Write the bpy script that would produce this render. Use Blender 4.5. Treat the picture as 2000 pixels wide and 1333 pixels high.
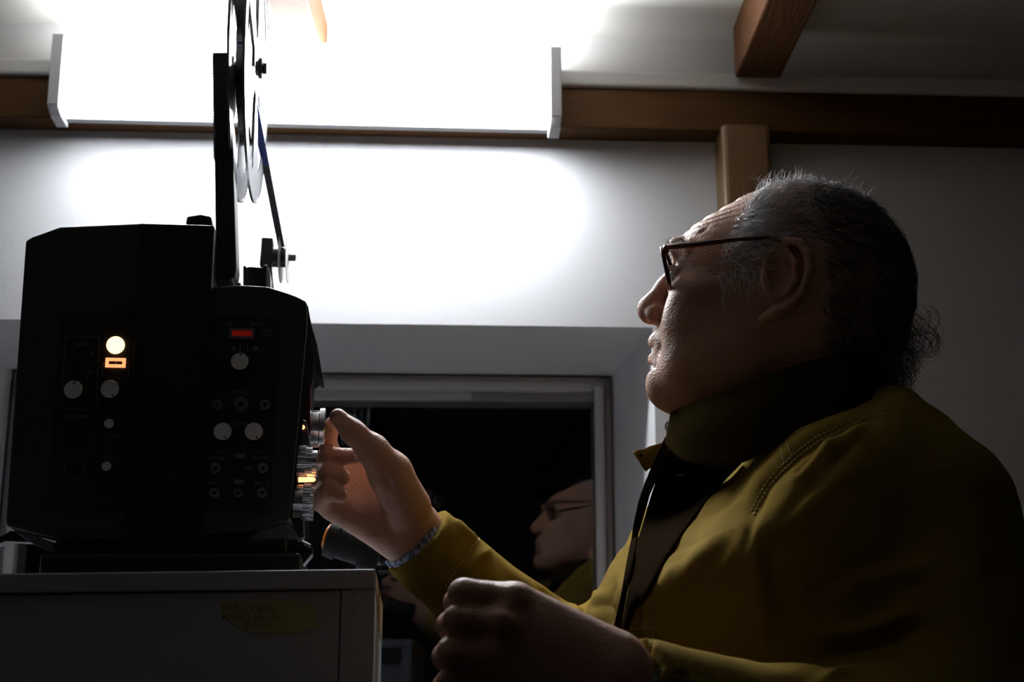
import bpy, bmesh, math, random
import numpy as np
from mathutils import Vector, Matrix

for o in list(bpy.data.objects):
    bpy.data.objects.remove(o)
SC = bpy.context.scene
COL = SC.collection
R = math.radians

# ------------------------------------------------------------------ camera
F = 2778.0                      # focal length in pixels of a 2000 x 1333 frame (50 mm)
CAM = Vector((0.0, 0.0, 1.15))
PITCH = math.atan(681.5 / F)
YAW = math.atan(49.0 / math.sqrt(F * F + 681.5 ** 2))
cd = bpy.data.cameras.new('camera')
cam = bpy.data.objects.new('camera', cd)
COL.objects.link(cam)
cam.location = CAM
cam.rotation_euler = (math.pi / 2 + PITCH, 0, -YAW)
cd.lens = 50.0
cd.sensor_width = 36.0
cd.clip_start = 0.01
cd.dof.use_dof = True
cd.dof.focus_distance = 1.36
cd.dof.aperture_fstop = 9.0
SC.camera = cam

# ------------------------------------------------------------------ world, exposure
w = bpy.data.worlds.new('world')
SC.world = w
w.use_nodes = True
w.node_tree.nodes['Background'].inputs[0].default_value = (0.55, 0.62, 0.8, 1)
w.node_tree.nodes['Background'].inputs[1].default_value = 0.0006
vs = SC.view_settings
vs.view_transform = 'Standard'
vs.look = 'None'
vs.gamma = 1
vs.use_curve_mapping = False
vs.exposure = 0.0
LAMP = 70.0                      # emission of the fluorescent diffuser
SC.cycles.max_bounces = 8
SC.cycles.sample_clamp_indirect = 4.0

# ------------------------------------------------------------------ helpers
cp, sp_, cy, sy = math.cos(PITCH), math.sin(PITCH), math.cos(YAW), math.sin(YAW)
C_R = Vector((cy, -sy, 0))
C_F = Vector((sy * cp, cy * cp, sp_))
C_U = Vector((-sy * sp_, -cy * sp_, cp))

def ray(px, py):
    return C_R * ((px - 1000) / F) + C_U * ((666.5 - py) / F) + C_F

def Z(px, py, zc):               # point seen at (px, py) at depth zc along the optical axis
    return CAM + ray(px, py) * zc

def PL(px, py, p0, n):           # point seen at (px, py) on the plane through p0 with normal n
    r = ray(px, py)
    return CAM + r * ((p0 - CAM).dot(n) / r.dot(n))

def Y(px, py, y):
    return PL(px, py, Vector((0, y, 0)), Vector((0, 1, 0)))

def nt(m):
    t = m.node_tree
    return t, t.nodes['Principled BSDF']

def mat(name, col, rough=0.6, metal=0.0, vary=0.12, scale=40.0, bump=0.0, bscale=120.0, emit=None, es=0.0, spec=0.5, stretch=None, sss=0.0):
    m = bpy.data.materials.new(name)
    m.use_nodes = True
    t, b = nt(m)
    b.inputs['Roughness'].default_value = rough
    b.inputs['Metallic'].default_value = metal
    b.inputs['Specular IOR Level'].default_value = spec
    tc = t.nodes.new('ShaderNodeTexCoord')
    mp = t.nodes.new('ShaderNodeMapping')
    if stretch:
        mp.inputs['Scale'].default_value = stretch
    t.links.new(tc.outputs['Object'], mp.inputs[0])
    n = t.nodes.new('ShaderNodeTexNoise')
    n.inputs['Scale'].default_value = scale
    n.inputs['Detail'].default_value = 4
    t.links.new(mp.outputs[0], n.inputs['Vector'])
    mx = t.nodes.new('ShaderNodeMix')
    mx.data_type = 'RGBA'
    c = Vector(col[:3])
    mx.inputs['A'].default_value = (*(c * (1 - vary)), 1)
    mx.inputs['B'].default_value = (*(c * (1 + vary)), 1)
    t.links.new(n.outputs[0], mx.inputs['Factor'])
    t.links.new(mx.outputs['Result'], b.inputs['Base Color'])
    if bump:
        n2 = t.nodes.new('ShaderNodeTexNoise')
        n2.inputs['Scale'].default_value = bscale
        n2.inputs['Detail'].default_value = 5
        t.links.new(mp.outputs[0], n2.inputs['Vector'])
        bp = t.nodes.new('ShaderNodeBump')
        bp.inputs['Strength'].default_value = bump
        bp.inputs['Distance'].default_value = 0.002
        t.links.new(n2.outputs[0], bp.inputs['Height'])
        t.links.new(bp.outputs[0], b.inputs['Normal'])
    if sss:
        b.inputs['Subsurface Weight'].default_value = sss
        b.inputs['Subsurface Radius'].default_value = (1.0, 0.35, 0.2)
        b.inputs['Subsurface Scale'].default_value = 0.006
    if emit:
        b.inputs['Emission Color'].default_value = (*emit, 1)
        b.inputs['Emission Strength'].default_value = es
    return m

class MB:
    """collects vertices and faces of one mesh"""
    def __init__(s):
        s.v, s.f = [], []
    def add(s, vs_, fs):
        k = len(s.v)
        s.v += [Vector(q) for q in vs_]
        s.f += [tuple(i + k for i in q) for q in fs]
        return s
    def prism(s, pts, d):
        n = len(pts)
        pts = [Vector(q) for q in pts]
        d = Vector(d)
        s.add(pts + [q + d for q in pts],
              [tuple(range(n)), tuple(range(2 * n - 1, n - 1, -1))] +
              [(i, i + n, (i + 1) % n + n, (i + 1) % n) for i in range(n)])
        return s
    def box(s, o, a, b, c):      # corner o, edge vectors a, b, c
        o, a, b, c = map(Vector, (o, a, b, c))
        return s.prism([o, o + a, o + a + b, o + b], c)
    def cyl(s, p, ax, prof, n=32, cap=True, teeth=0, th=0.0):
        """lathe: prof = [(distance along ax, radius)...]"""
        p, ax = Vector(p), Vector(ax).normalized()
        u = ax.orthogonal().normalized()
        w_ = ax.cross(u)
        vs_, fs = [], []
        for h, r in prof:
            for i in range(n):
                a = 2 * math.pi * i / n
                rr = r
                if teeth:
                    rr = r - (th if (i * teeth * 2 // n) % 2 else 0)
                vs_.append(p + ax * h + (u * math.cos(a) + w_ * math.sin(a)) * rr)
        for j in range(len(prof) - 1):
            for i in range(n):
                k = (i + 1) % n
                fs.append((j * n + i, j * n + k, (j + 1) * n + k, (j + 1) * n + i))
        if cap:
            fs.append(tuple(range(n - 1, -1, -1)))
            fs.append(tuple((len(prof) - 1) * n + i for i in range(n)))
        return s.add(vs_, fs)
    def ring(s, p, ax, r0, r1, h, n=40):
        p, ax = Vector(p), Vector(ax).normalized()
        u = ax.orthogonal().normalized()
        w_ = ax.cross(u)
        vs_, fs = [], []
        for hh, r in ((0, r0), (h, r0), (h, r1), (0, r1)):
            for i in range(n):
                a = 2 * math.pi * i / n
                vs_.append(p + ax * hh + (u * math.cos(a) + w_ * math.sin(a)) * r)
        for j in range(4):
            for i in range(n):
                k = (i + 1) % n
                fs.append((j * n + i, j * n + k, ((j + 1) % 4) * n + k, ((j + 1) % 4) * n + i))
        return s.add(vs_, fs)
    def tube(s, pts, rad, n=8, cap=True, flat=None, up=None):
        pts = [Vector(q) for q in pts]
        if not hasattr(rad, '__len__'):
            rad = [rad] * len(pts)
        vs_, fs = [], []
        prev = None
        for i, q in enumerate(pts):
            t = (pts[min(i + 1, len(pts) - 1)] - pts[max(i - 1, 0)]).normalized()
            if up is not None:
                u = Vector(up) - t * Vector(up).dot(t)
                u.normalize()
            elif prev is None:
                u = t.orthogonal().normalized()
            else:
                u = (prev - t * prev.dot(t)).normalized()
            prev = u
            w_ = t.cross(u)
            for k in range(n):
                a = 2 * math.pi * k / n
                vs_.append(q + (u * math.cos(a) + w_ * math.sin(a) * (flat or 1)) * rad[i])
        for j in range(len(pts) - 1):
            for i in range(n):
                k = (i + 1) % n
                fs.append((j * n + i, j * n + k, (j + 1) * n + k, (j + 1) * n + i))
        if cap:
            fs.append(tuple(range(n - 1, -1, -1)))
            fs.append(tuple((len(pts) - 1) * n + i for i in range(n)))
        return s.add(vs_, fs)
    def build(s, name, m, parent=None, bevel=0.0, smooth=False, root=None, seg=2):
        off = root.location if root is not None else Vector((0, 0, 0))
        me = bpy.data.meshes.new(name)
        me.from_pydata([tuple(q - off) for q in s.v], [], s.f)
        bm = bmesh.new()
        bm.from_mesh(me)
        bmesh.ops.recalc_face_normals(bm, faces=bm.faces)
        bm.to_mesh(me)
        bm.free()
        return link(name, me, m, parent, bevel, smooth, seg)

def link(name, me, m, parent=None, bevel=0.0, smooth=False, seg=2):
    o = bpy.data.objects.new(name, me)
    COL.objects.link(o)
    if m:
        me.materials.append(m)
    if parent is not None:
        o.parent = parent
    if smooth:
        me.polygons.foreach_set('use_smooth', [True] * len(me.polygons))
    if bevel:
        b = o.modifiers.new('bevel', 'BEVEL')
        b.width = bevel
        b.segments = seg
        b.limit_method = 'ANGLE'
        b.angle_limit = R(35)
    return o

def thing(name, label, cat, loc, group=None):
    o = bpy.data.objects.new(name, None)
    COL.objects.link(o)
    o.location = loc
    o.empty_display_size = 0.05
    return tag(o, label, cat, group)

def tag(o, label, cat, group=None):
    o['label'] = label
    o['category'] = cat
    if group:
        o['group'] = group
    return o

def struct(o):
    o['kind'] = 'structure'
    return o

def text_mesh(body, size, depth=0.0001):
    c = bpy.data.curves.new('lettering', 'FONT')
    c.body = body
    c.size = size
    c.extrude = depth
    c.align_x = 'CENTER'
    c.align_y = 'CENTER'
    c.resolution_u = 3
    o = bpy.data.objects.new('lettering', c)
    COL.objects.link(o)
    dg = bpy.context.evaluated_depsgraph_get()
    me = bpy.data.meshes.new_from_object(o.evaluated_get(dg))
    bpy.data.objects.remove(o)
    bpy.data.curves.remove(c)
    return me

# ------------------------------------------------------------------ materials
M_wall = mat('white_plaster', (0.62, 0.625, 0.65), 0.85, vary=0.03, scale=3, bump=0.25, bscale=60)
M_ceil = mat('white_ceiling_board', (0.68, 0.66, 0.62), 0.8, vary=0.05, scale=4, bump=0.1, bscale=40)
M_white = mat('white_gloss_paint', (0.66, 0.65, 0.64), 0.45, vary=0.04, scale=8, bump=0.1, bscale=50)
M_lining = mat('bright_white_lining', (0.86, 0.86, 0.90), 0.5, vary=0.03, scale=8)
M_wood = mat('brown_stained_timber', (0.052, 0.022, 0.006), 0.65, spec=0.1, vary=0.4, scale=9, bump=0.3, bscale=30, stretch=(1, 8, 8))
M_woody = mat('brown_stained_joist', (0.070, 0.028, 0.010), 0.65, spec=0.1, vary=0.4, scale=9, bump=0.3, bscale=30, stretch=(8, 1, 8))
M_woodz = mat('brown_stained_post', (0.11, 0.056, 0.017), 0.5, vary=0.35, scale=9, bump=0.3, bscale=30, stretch=(8, 8, 1))
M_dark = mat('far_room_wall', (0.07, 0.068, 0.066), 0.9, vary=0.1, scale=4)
M_floor = mat('dark_floor_boards', (0.035, 0.028, 0.022), 0.6, vary=0.3, scale=6, stretch=(1, 10, 1))
# ------------------------------------------------------------------ room
WY = R(1.9)
WX = Vector((math.cos(WY), math.sin(WY), 0))     # along the back wall
WN = Vector((-math.sin(WY), math.cos(WY), 0))    # out of the room
UP = Vector((0, 0, 1))
W0 = Vector((0, 2.0, 0))
def WL(px, py, d=0.0):           # a point on the back wall's plane moved d outwards
    return PL(px, py, W0 + WN * d, WN)
def wc(u, z, d=0.0):             # wall coordinates
    return Vector((W0.x, W0.y, 0)) + WX * u + WN * d + UP * z
def uz(p):
    q = p - W0
    return q.dot(WX), p.z
ZC = WL(1000, 79).z              # ceiling height
ZF, ZB = 0.0, WL(1000, 251).z    # lower edge of the brown beam
XL, XR, YB = -1.6, 2.6, -2.2     # room extents
def wbox(u0, u1, z0, z1, d0, d1):
    return MB().box(wc(u0, z0, d0), WX * (u1 - u0), UP * (z1 - z0), WN * (d1 - d0))

o_t = uz(WL(1275, 640)); i_t = uz(WL(1195, 735, 0.30))
UR, UL = o_t[0], -0.86
ZT, ZS = o_t[1], 0.80
# back wall as four pieces around the window opening, one mesh
wb = MB()
for a in ((-1.7, UL, 0, ZC), (UR, 2.7, 0, ZC), (UL, UR, ZT, ZC), (UL, UR, 0, ZS)):
    wb.box(wc(a[0], a[2]), WX * (a[1] - a[0]), UP * (a[3] - a[2]), WN * 0.42)
struct(wb.build('wall_back', M_wall))
struct(MB().box((XL, YB, -0.05), (XR - XL, 0, 0), (0, 2.45 - YB, 0), (0, 0, 0.05)).build('floor', M_floor))
struct(MB().box((XL, YB, ZC), (XR - XL, 0, 0), (0, 2.35 - YB, 0), (0, 0, 0.05)).build('ceiling', M_ceil))
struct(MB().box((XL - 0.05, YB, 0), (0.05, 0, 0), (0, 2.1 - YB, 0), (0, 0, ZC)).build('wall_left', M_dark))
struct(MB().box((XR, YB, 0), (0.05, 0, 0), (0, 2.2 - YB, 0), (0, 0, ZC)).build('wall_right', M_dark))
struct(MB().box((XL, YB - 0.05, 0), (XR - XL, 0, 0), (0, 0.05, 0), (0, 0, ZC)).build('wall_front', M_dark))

# splayed window lining (reveal): two jambs, head and sill
UIR, UIL, ZIT = i_t[0], uz(WL(22, 735, 0.30))[0], i_t[1]
lin = MB()
t_ = 0.012
lin.prism([wc(UL, ZT, 0.001), wc(UR, ZT, 0.001), wc(UIR, ZIT, 0.30), wc(UIL, ZIT, 0.30)], UP * t_)
struct(lin.build('trim_1', M_lining))
struct(MB().prism([wc(UR, ZS, 0.001), wc(UR, ZT, 0.001), wc(UIR, ZIT, 0.30), wc(UIR, ZS, 0.30)], WX * t_).build('trim_2', M_lining))
struct(MB().prism([wc(UL, ZS, 0.001), wc(UL, ZT, 0.001), wc(UIL, ZIT, 0.30), wc(UIL, ZS, 0.30)], -WX * t_).build('trim_3', M_lining))
struct(MB().prism([wc(UL, ZS, -0.03), wc(UR, ZS, -0.03), wc(UIR, ZS, 0.30), wc(UIL, ZS, 0.30)], UP * 0.02).build('trim_4', M_lining, bevel=0.003))

# window: frame, glazing bead, glass pane
win = bpy.data.objects.new('window_1', None)
COL.objects.link(win)
win.location = wc((UIR + UIL) / 2, ZS, 0.33)
struct(win)
M_frame = mat('white_window_plastic', (0.48, 0.48, 0.50), 0.35, vary=0.02)
fr = MB()
zt2, fw = ZIT - 0.012, 0.030
for a, b_, c_, d_ in ((UIR - fw, UIR, ZS, ZIT), (UIL, UIL + fw, ZS, ZIT), (UIL, UIR, ZIT - 0.045, ZIT), (UIL, UIR, ZS, ZS + 0.05)):
    fr.box(wc(a, c_, 0.305), WX * (b_ - a), UP * (d_ - c_), WN * 0.06)
fr.build('window_frame', M_frame, win, bevel=0.004, root=win)
bd = MB()
e0, e1 = 0.014, 0.030
def hoop(mb, u0, u1, z0, z1, wd, d0, th):
    for a, b_, c_, d_ in ((u1 - wd, u1, z0, z1), (u0, u0 + wd, z0, z1), (u0 + wd, u1 - wd, z1 - wd, z1), (u0 + wd, u1 - wd, z0, z0 + wd)):
        mb.box(wc(a, c_, d0), WX * (b_ - a), UP * (d_ - c_), WN * th)
hoop(bd, UIL + e0, UIR - e0, ZS + 0.02, ZIT - 0.012, 0.016, 0.288, 0.03)
for u in (UIR - e0 - 0.010, UIL + e0 + 0.010):
    MB().tube([wc(u, ZS + 0.03, 0.286), wc(u, ZIT - 0.022, 0.286)], 0.0075, 14).build('lit_bead_strip', M_lining, win, smooth=True, root=win)  # bright rounded strip added so the bead catches the lamp light
bd.build('glazing_bead', M_frame, win, bevel=0.005, root=win, seg=3)
gm = bpy.data.materials.new('night_window_glass')
gm.use_nodes = True
t = gm.node_tree
t.nodes.clear()
out = t.nodes.new('ShaderNodeOutputMaterial')
mx = t.nodes.new('ShaderNodeMixShader')
fs_ = t.nodes.new('ShaderNodeFresnel'); fs_.inputs[0].default_value = 1.55
tr = t.nodes.new('ShaderNodeBsdfTransparent'); tr.inputs[0].default_value = (0.85, 0.88, 0.88, 1)
gl = t.nodes.new('ShaderNodeBsdfGlossy'); gl.inputs['Roughness'].default_value = 0.0
mul = t.nodes.new('ShaderNodeMath'); mul.operation = 'MULTIPLY'; mul.inputs[1].default_value = 0.65; mul.use_clamp = True
t.links.new(fs_.outputs[0], mul.inputs[0]); t.links.new(mul.outputs[0], mx.inputs[0])
t.links.new(tr.outputs[0], mx.inputs[1]); t.links.new(gl.outputs[0], mx.inputs[2]); t.links.new(mx.outputs[0], out.inputs[0])
gq = R(1.35)
GX, GN = Vector((math.cos(gq), math.sin(gq), 0)), Vector((-math.sin(gq), math.cos(gq), 0))
MB().box(wc(UIL + 0.02, ZS + 0.02, 0.312), GX * (UIR - UIL - 0.03), UP * (ZIT - ZS - 0.04), WN * 0.002).build('glass_pane', gm, win, root=win)
ground = struct(MB().box((-6, 2.6, -0.05), (12, 0, 0), (0, 8, 0), (0, 0, 0.05)).build('ground', mat('night_lawn', (0.02, 0.03, 0.015), 0.9, vary=0.5)))

# fascia, moulding, beam, post, joists
zf0, zm0, zm1 = ZC, WL(1300, 141, -0.0).z, WL(1300, 172, -0.055).z
zm0 = WL(1300, 141, -0.055).z
struct(wbox(-1.6, 2.6, zm0, ZC, -0.02, 0.0).build('trim_5', M_white))
struct(wbox(-1.6, 2.6, zm1, zm0, -0.058, 0.0).build('trim_6', M_white, bevel=0.004))
zb0 = WL(1300, 253, -0.05).z
struct(wbox(-1.6, 2.6, zb0, zm1, -0.05, 0.0).build('trim_7', M_wood, bevel=0.002))
pu0, pu1 = uz(WL(1411, 330, -0.055))[0], uz(WL(1508, 330, -0.055))[0]
struct(wbox(pu0, pu1, 0.0, WL(1450, 243, -0.055).z, -0.060, 0.0).build('trim_8', M_woodz, bevel=0.008, seg=3))

def joist(pxl, pxr, py):
    a, b_ = Y(pxl, py, 1.925), Y(pxr, py, 1.925)
    z0 = a.z
    return struct(MB().box((a.x, YB + 0.02, z0), (b_.x - a.x, 0, 0), (0, 1.93 - YB, 0), (0, 0, ZC - z0)).build('trim_9', M_woody, bevel=0.003))
joist(1441, 1531, 139)
joist(560, 634, 128)
joist(-330, -245, 128)
joist(2340, 2440, 142)

# ------------------------------------------------------------------ fluorescent fixture
M_diff = mat('lit_opal_diffuser', (0.9, 0.9, 0.9), 0.5, vary=0.0, emit=(0.93, 0.97, 1.0), es=LAMP)
t, b_ = nt(M_diff)               # emission ramp added to pull the wall's light pool to the right
tc = t.nodes.new('ShaderNodeTexCoord'); sx = t.nodes.new('ShaderNodeSeparateXYZ'); mr = t.nodes.new('ShaderNodeMapRange')
mr.inputs['From Min'].default_value = -0.35; mr.inputs['From Max'].default_value = 0.35
mr.inputs['To Min'].default_value = LAMP * 0.55; mr.inputs['To Max'].default_value = LAMP * 1.45
t.links.new(tc.outputs['Object'], sx.inputs[0]); t.links.new(sx.outputs['X'], mr.inputs['Value']); t.links.new(mr.outputs[0], b_.inputs['Emission Strength'])
M_grey = mat('light_grey_plastic', (0.45, 0.45, 0.47), 0.5, vary=0.04)
fx0, fx1 = -0.058, -0.115
a = uz(WL(96, 140, fx1)); b_ = uz(WL(1097, 150, fx1))
fz1, fz0 = WL(600, 76, fx1).z, WL(600, 221, fx1).z
fix = thing('fluorescent_fixture', 'long white fluorescent batten lamp glowing above the window', 'lamp', wc((a[0] + b_[0]) / 2, fz0, fx0))
cw = 0.0165
# slight droop towards the right, as it hangs in the photograph
dz = WX + UP * -0.004
wl = b_[0] - a[0]
MB().box(wc(a[0] + 0.003, fz0 + 0.001, fx0 - 0.018), dz * (wl - 0.006), UP * (fz1 - fz0 - 0.004), WN * 0.018).build('tray', M_grey, fix, bevel=0.002, root=fix)
MB().box(wc(a[0] + cw, fz0, fx1 + 0.001), dz * (wl - 2 * cw), UP * (fz1 - fz0 - 0.002), WN * (fx0 - fx1 - 0.020)).build('diffuser', M_diff, fix, bevel=0.006, root=fix)
for k in (0, 1):
    u0 = a[0] + k * (wl - cw)
    bz = -0.004 * k * wl
    MB().prism([wc(u0, fz0 + 0.006 + bz, fx1), wc(u0, fz1 + bz, fx1), wc(u0, fz1 + bz, fx0), wc(u0, fz0 - 0.006 + bz, fx0), wc(u0, fz0 - 0.004 + bz, fx1 + 0.02)], dz * cw).build('end_cap', M_grey, fix, bevel=0.0015, root=fix)

# ------------------------------------------------------------------ cabinet the projector stands on
M_cab = mat('grey_painted_chipboard', (0.44, 0.46, 0.52), 0.6, vary=0.1, scale=12, bump=0.15, bscale=90)
M_edge = mat('worn_raw_wood_edge', (0.38, 0.22, 0.07), 0.7, vary=0.3, scale=50)
CYW = R(3.4)
CX = Vector((math.cos(CYW), math.sin(CYW), 0)); CN = Vector((-math.sin(CYW), math.cos(CYW), 0))
C0 = Y(733, 1112, 1.20)
def CP(px, py, d=0.0):
    return PL(px, py, C0 + CN * d, CN)
tl, tr_ = CP(-260, 1124), CP(733, 1112)
CXs = (tr_ - tl); cabw = CXs.length
cab = thing('cabinet', 'grey painted cabinet with chipped edges under the film projector', 'cabinet', Vector((tr_.x - 0.25, tr_.y + 0.25, 0)))
DEP = 0.50
lip = (tr_.z - CP(733, 1150).z)
MB().prism([tl, tr_, tr_ - UP * lip, tl - UP * lip], CN * DEP).build('top', M_cab, cab, bevel=0.0015, root=cab)
# carcass: sides, back, front door panel and stile
cz = tr_.z - lip
s0, s1 = tl - UP * lip, tr_ - UP * lip
def down(p): return Vector((p.x, p.y, 0.0))
ex = CXs.normalized()
for q in (s0 + CN * 0.003, s1 + CN * 0.003 - ex * 0.018):
    MB().prism([q, q + ex * 0.018, down(q + ex * 0.018), down(q)], CN * (DEP - 0.003)).build('side_panel', M_cab, cab, root=cab)
q0, q1 = s0 + CN * (DEP - 0.02) + ex * 0.018, s1 + CN * (DEP - 0.02) - ex * 0.018
MB().prism([q0, q1, down(q1), down(q0)], CN * 0.01).build('back_panel', M_cab, cab, root=cab)
dx = 0.0285
a0, a1 = s0 + ex * 0.0185 + CN * 0.004 - UP * 0.0012, s1 - ex * (dx + 0.0) + CN * 0.004 - UP * 0.0012
MB().prism([a0, a1, down(a1) + UP * 0.06, down(a0) + UP * 0.06], CN * 0.016).build('door', M_cab, cab, bevel=0.001, root=cab)
b0, b1 = s1 - ex * (dx - 0.001) + CN * 0.003 - UP * 0.001, s1 - ex * 0.0182 + CN * 0.003 - UP * 0.001
MB().prism([b0, b1, down(b1), down(b0)], CN * 0.02).build('stile', M_cab, cab, root=cab)
# raw wood showing where the paint is worn off the side
e0_ = tr_ - ex * 0.0005 + CN * 0.002
MB().prism([tr_ + CN * 0.004 - UP * 0.002, tr_ + CN * (DEP - 0.01) - UP * 0.003, tr_ + CN * (DEP - 0.01) - UP * 0.045, tr_ + CN * 0.18 - UP * 0.035, tr_ + CN * 0.09 - UP * 0.02, tr_ + CN * 0.03 - UP * 0.014], ex * 0.0006).build('worn_edge', M_edge, cab, root=cab)['label'] = 'bare yellowish wood along the worn top edge of the side'
# chipped paint under the lip
rnd = random.Random(4)
ch = MB()
for i in range(60):
    t = rnd.random() ** 1.0
    if rnd.random() < 0.25: t = 0.55 + 0.4 * rnd.random()
    q = s0.lerp(s1, 0.26 + 0.72 * t)
    L = rnd.uniform(0.003, 0.012); h = rnd.uniform(0.0006, 0.0022)
    pts = [q, q + ex * L * 0.4 - UP * h, q + ex * L * 0.7 - UP * h * 0.6, q + ex * L]
    ch.prism([p + CN * 0.0032 for p in pts], CN * 0.0011)
o = ch.build('paint_chips', mat('rusty_brown_chip', (0.16, 0.07, 0.02), 0.8), cab, root=cab)
o['kind'] = 'stuff'
# a piece of yellowed tape with handwriting
M_tape = mat('yellowed_masking_tape', (0.48, 0.44, 0.20), 0.6, vary=0.15, scale=60)
tpts = [(429, 1178), (470, 1173), (540, 1172), (596, 1176), (610, 1184), (618, 1202), (623, 1229), (600, 1230), (588, 1237), (560, 1239), (500, 1237), (478, 1234), (452, 1216), (436, 1204)]
tape = MB().prism([CP(x, y, 0.0036) for x, y in tpts], CN * -0.0003)
tp = thing('tape_label', 'yellowed strip of handwritten tape stuck on the grey cabinet front', 'label', CP(525, 1205, 0.0036))
tape.build('tape', M_tape, tp, root=tp)
M_ink = mat('faded_ink', (0.22, 0.21, 0.10), 0.8)
for tx, x, y, s_ in (('PARC T BAN', 487, 1190, 0.0078), ('MANUS MOVIE', 490, 1208, 0.0072), ('B AUM', 503, 1223, 0.0072)):
    me = text_mesh(tx, s_)
    me.transform(Matrix.Rotation(R(1.5), 4, 'Y') @ Matrix.Rotation(CYW, 4, 'Z') @ Matrix.Rotation(math.pi / 2, 4, 'X'))
    o = link('lettering', me, M_ink, tp)
    o.location = CP(x, y, 0.0031) - tp.location

# ------------------------------------------------------------------ film projector
PYW = R(4.5)
PX = Vector((math.cos(PYW), math.sin(PYW), 0)); PN = Vector((-math.sin(PYW), math.cos(PYW), 0))
P0 = Y(600, 600, 1.30)
def P(px, py, d=0.0):            # a point d behind the projector's rear face
    return PL(px, py, P0 + PN * d, PN)
M_body = mat('charcoal_hammered_metal', (0.035, 0.035, 0.040), 0.42, vary=0.1, scale=200, bump=0.2, bscale=900)
M_blk = mat('black_plastic', (0.012, 0.012, 0.013), 0.35, vary=0.1)
M_panel = mat('matt_black_panel', (0.010, 0.010, 0.011), 0.55, vary=0.1)
M_print = mat('pale_panel_print', (0.20, 0.20, 0.21), 0.6, vary=0.05)
M_alu = mat('brushed_aluminium', (0.90, 0.90, 0.90), 0.5, metal=0.2, vary=0.08, scale=300)
M_ring = mat('dull_nickel_ring', (0.28, 0.28, 0.27), 0.4, metal=0.3)
M_chrome = mat('polished_chrome', (0.75, 0.75, 0.77), 0.18, metal=1.0, vary=0.03)
M_lampglow = mat('amber_signal_lamp', (1.0, 0.6, 0.25), 0.4, vary=0.0, emit=(1.0, 0.62, 0.26), es=3.2)
M_lampframe = mat('amber_lit_frame', (1.0, 0.45, 0.2), 0.4, vary=0.0, emit=(1.0, 0.33, 0.13), es=1.6)
M_slot = mat('lamp_house_glow', (1.0, 0.5, 0.2), 0.4, vary=0.0, emit=(1.0, 0.36, 0.12), es=4.0)
M_red = mat('dim_red_window', (0.5, 0.02, 0.02), 0.4, vary=0.05, emit=(1.0, 0.03, 0.02), es=0.07)
pr = thing('film_projector', 'black reel film projector with silver knobs, standing on the grey cabinet', 'projector', P(330, 1112, 0.15))
def pb(mb, name, m, bevel=0.0, smooth=False, parent=None, seg=2):
    return mb.build(name, m, parent or pr, bevel=bevel, smooth=smooth, root=pr, seg=seg)
D = 0.24
def poly(pts, d0, th): return MB().prism([P(x, y, d0) for x, y in pts], PN * th)
hs = pb(poly([(50, 470), (62, 463), (117, 443), (277, 436), (246, 1052), (104, 1052), (13, 1029), (11, 1015)], 0.0, D), 'left_housing', M_body, 0.002)
pb(poly([(272, 436), (415, 440), (419, 443), (413, 560), (397, 1052), (244, 1054)], -0.006, D + 0.006), 'centre_housing', M_blk, 0.0015)
pb(poly([(412, 561), (470, 557), (522, 560), (560, 572), (577, 578), (597, 588), (600, 596), (600, 640), (566, 1012), (562, 1017), (520, 1030), (396, 1046)], 0.0, 0.14), 'right_housing', M_body, 0.0015)
pb(poly([(118, 613), (263, 606), (262, 640), (244, 1000), (90, 998)], -0.0008, 0.004), 'control_panel', M_panel)
pb(poly([(412, 618), (545, 622), (530, 1002), (398, 996)], -0.0008, 0.004), 'control_panel', M_panel)
pb(poly([(100, 1006), (241, 1006), (238, 1046), (98, 1044)], -0.001, 0.004), 'name_plate', M_body, 0.0003)
pb(poly([(400, 998), (520, 1003), (514, 1030), (398, 1041)], -0.001, 0.004), 'name_plate', M_body, 0.0003)
pb(poly([(365, 422), (392, 418), (412, 422), (415, 441), (362, 438)], 0.05, 0.03), 'carry_handle', M_blk, 0.002)
pb(MB().prism([P(600.4, 598, 0.004), P(600.4, 642, 0.004), P(566.4, 1011, 0.004), P(566.4, 1011, 0.004) + PX * 0.0006, P(600.4, 642, 0.004) + PX * 0.0006, P(600.4, 598, 0.004) + PX * 0.0006], PN * 0.135), 'side_shade_sheet', mat('matt_black_shade', (0.004, 0.004, 0.005), 0.9, spec=0.0))  # black sheet added to put shade on the housing's side
# knobs and jacks on the control panels
KR = 0.00047
def knob(px, py, r, h, m=None, mark=None, nm='knob'):
    c = P(px, py, -0.0006)
    k = pb(MB().cyl(c, -PN, [(0, r * 1.0), (h - 0.0008, r * 0.98), (h, r * 0.92)], 40), nm, m or M_blk, smooth=False)
    fc = pb(MB().cyl(c - PN * h, -PN, [(0, r * 0.93), (0.0006, r * 0.90)], 40), 'knob_face', M_alu, parent=k)
    if mark is not None:
        mc = c - PN * (h + 0.0004) + (PX * math.sin(R(mark)) + UP * math.cos(R(mark))) * r * 0.72
        pb(MB().cyl(mc, -PN, [(0, r * 0.11), (0.0004, r * 0.11)], 12), 'index_mark', M_blk, parent=k)
    return k
knob(147, 766, 0.0089, 0.010, mark=5)
knob(218, 765, 0.0089, 0.010, mark=150)
knob(470, 711, 0.0087, 0.010, mark=5)
knob(437, 847, 0.0087, 0.010, mark=155)
knob(497, 847, 0.0087, 0.010, mark=150)
for x, y in ((216, 831), (211, 914)):
    knob(x, y, 0.0047, 0.008, nm='push_button')
def jack(px, py, r):
    c = P(px, py, -0.0006)
    k = pb(MB().ring(c, -PN, r * 0.82, r, 0.003, 32), 'jack_socket', M_ring)
    pb(MB().ring(c, -PN, r * 0.45, r * 0.66, 0.0035, 32), 'inner_ring', M_ring, parent=k)
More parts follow.
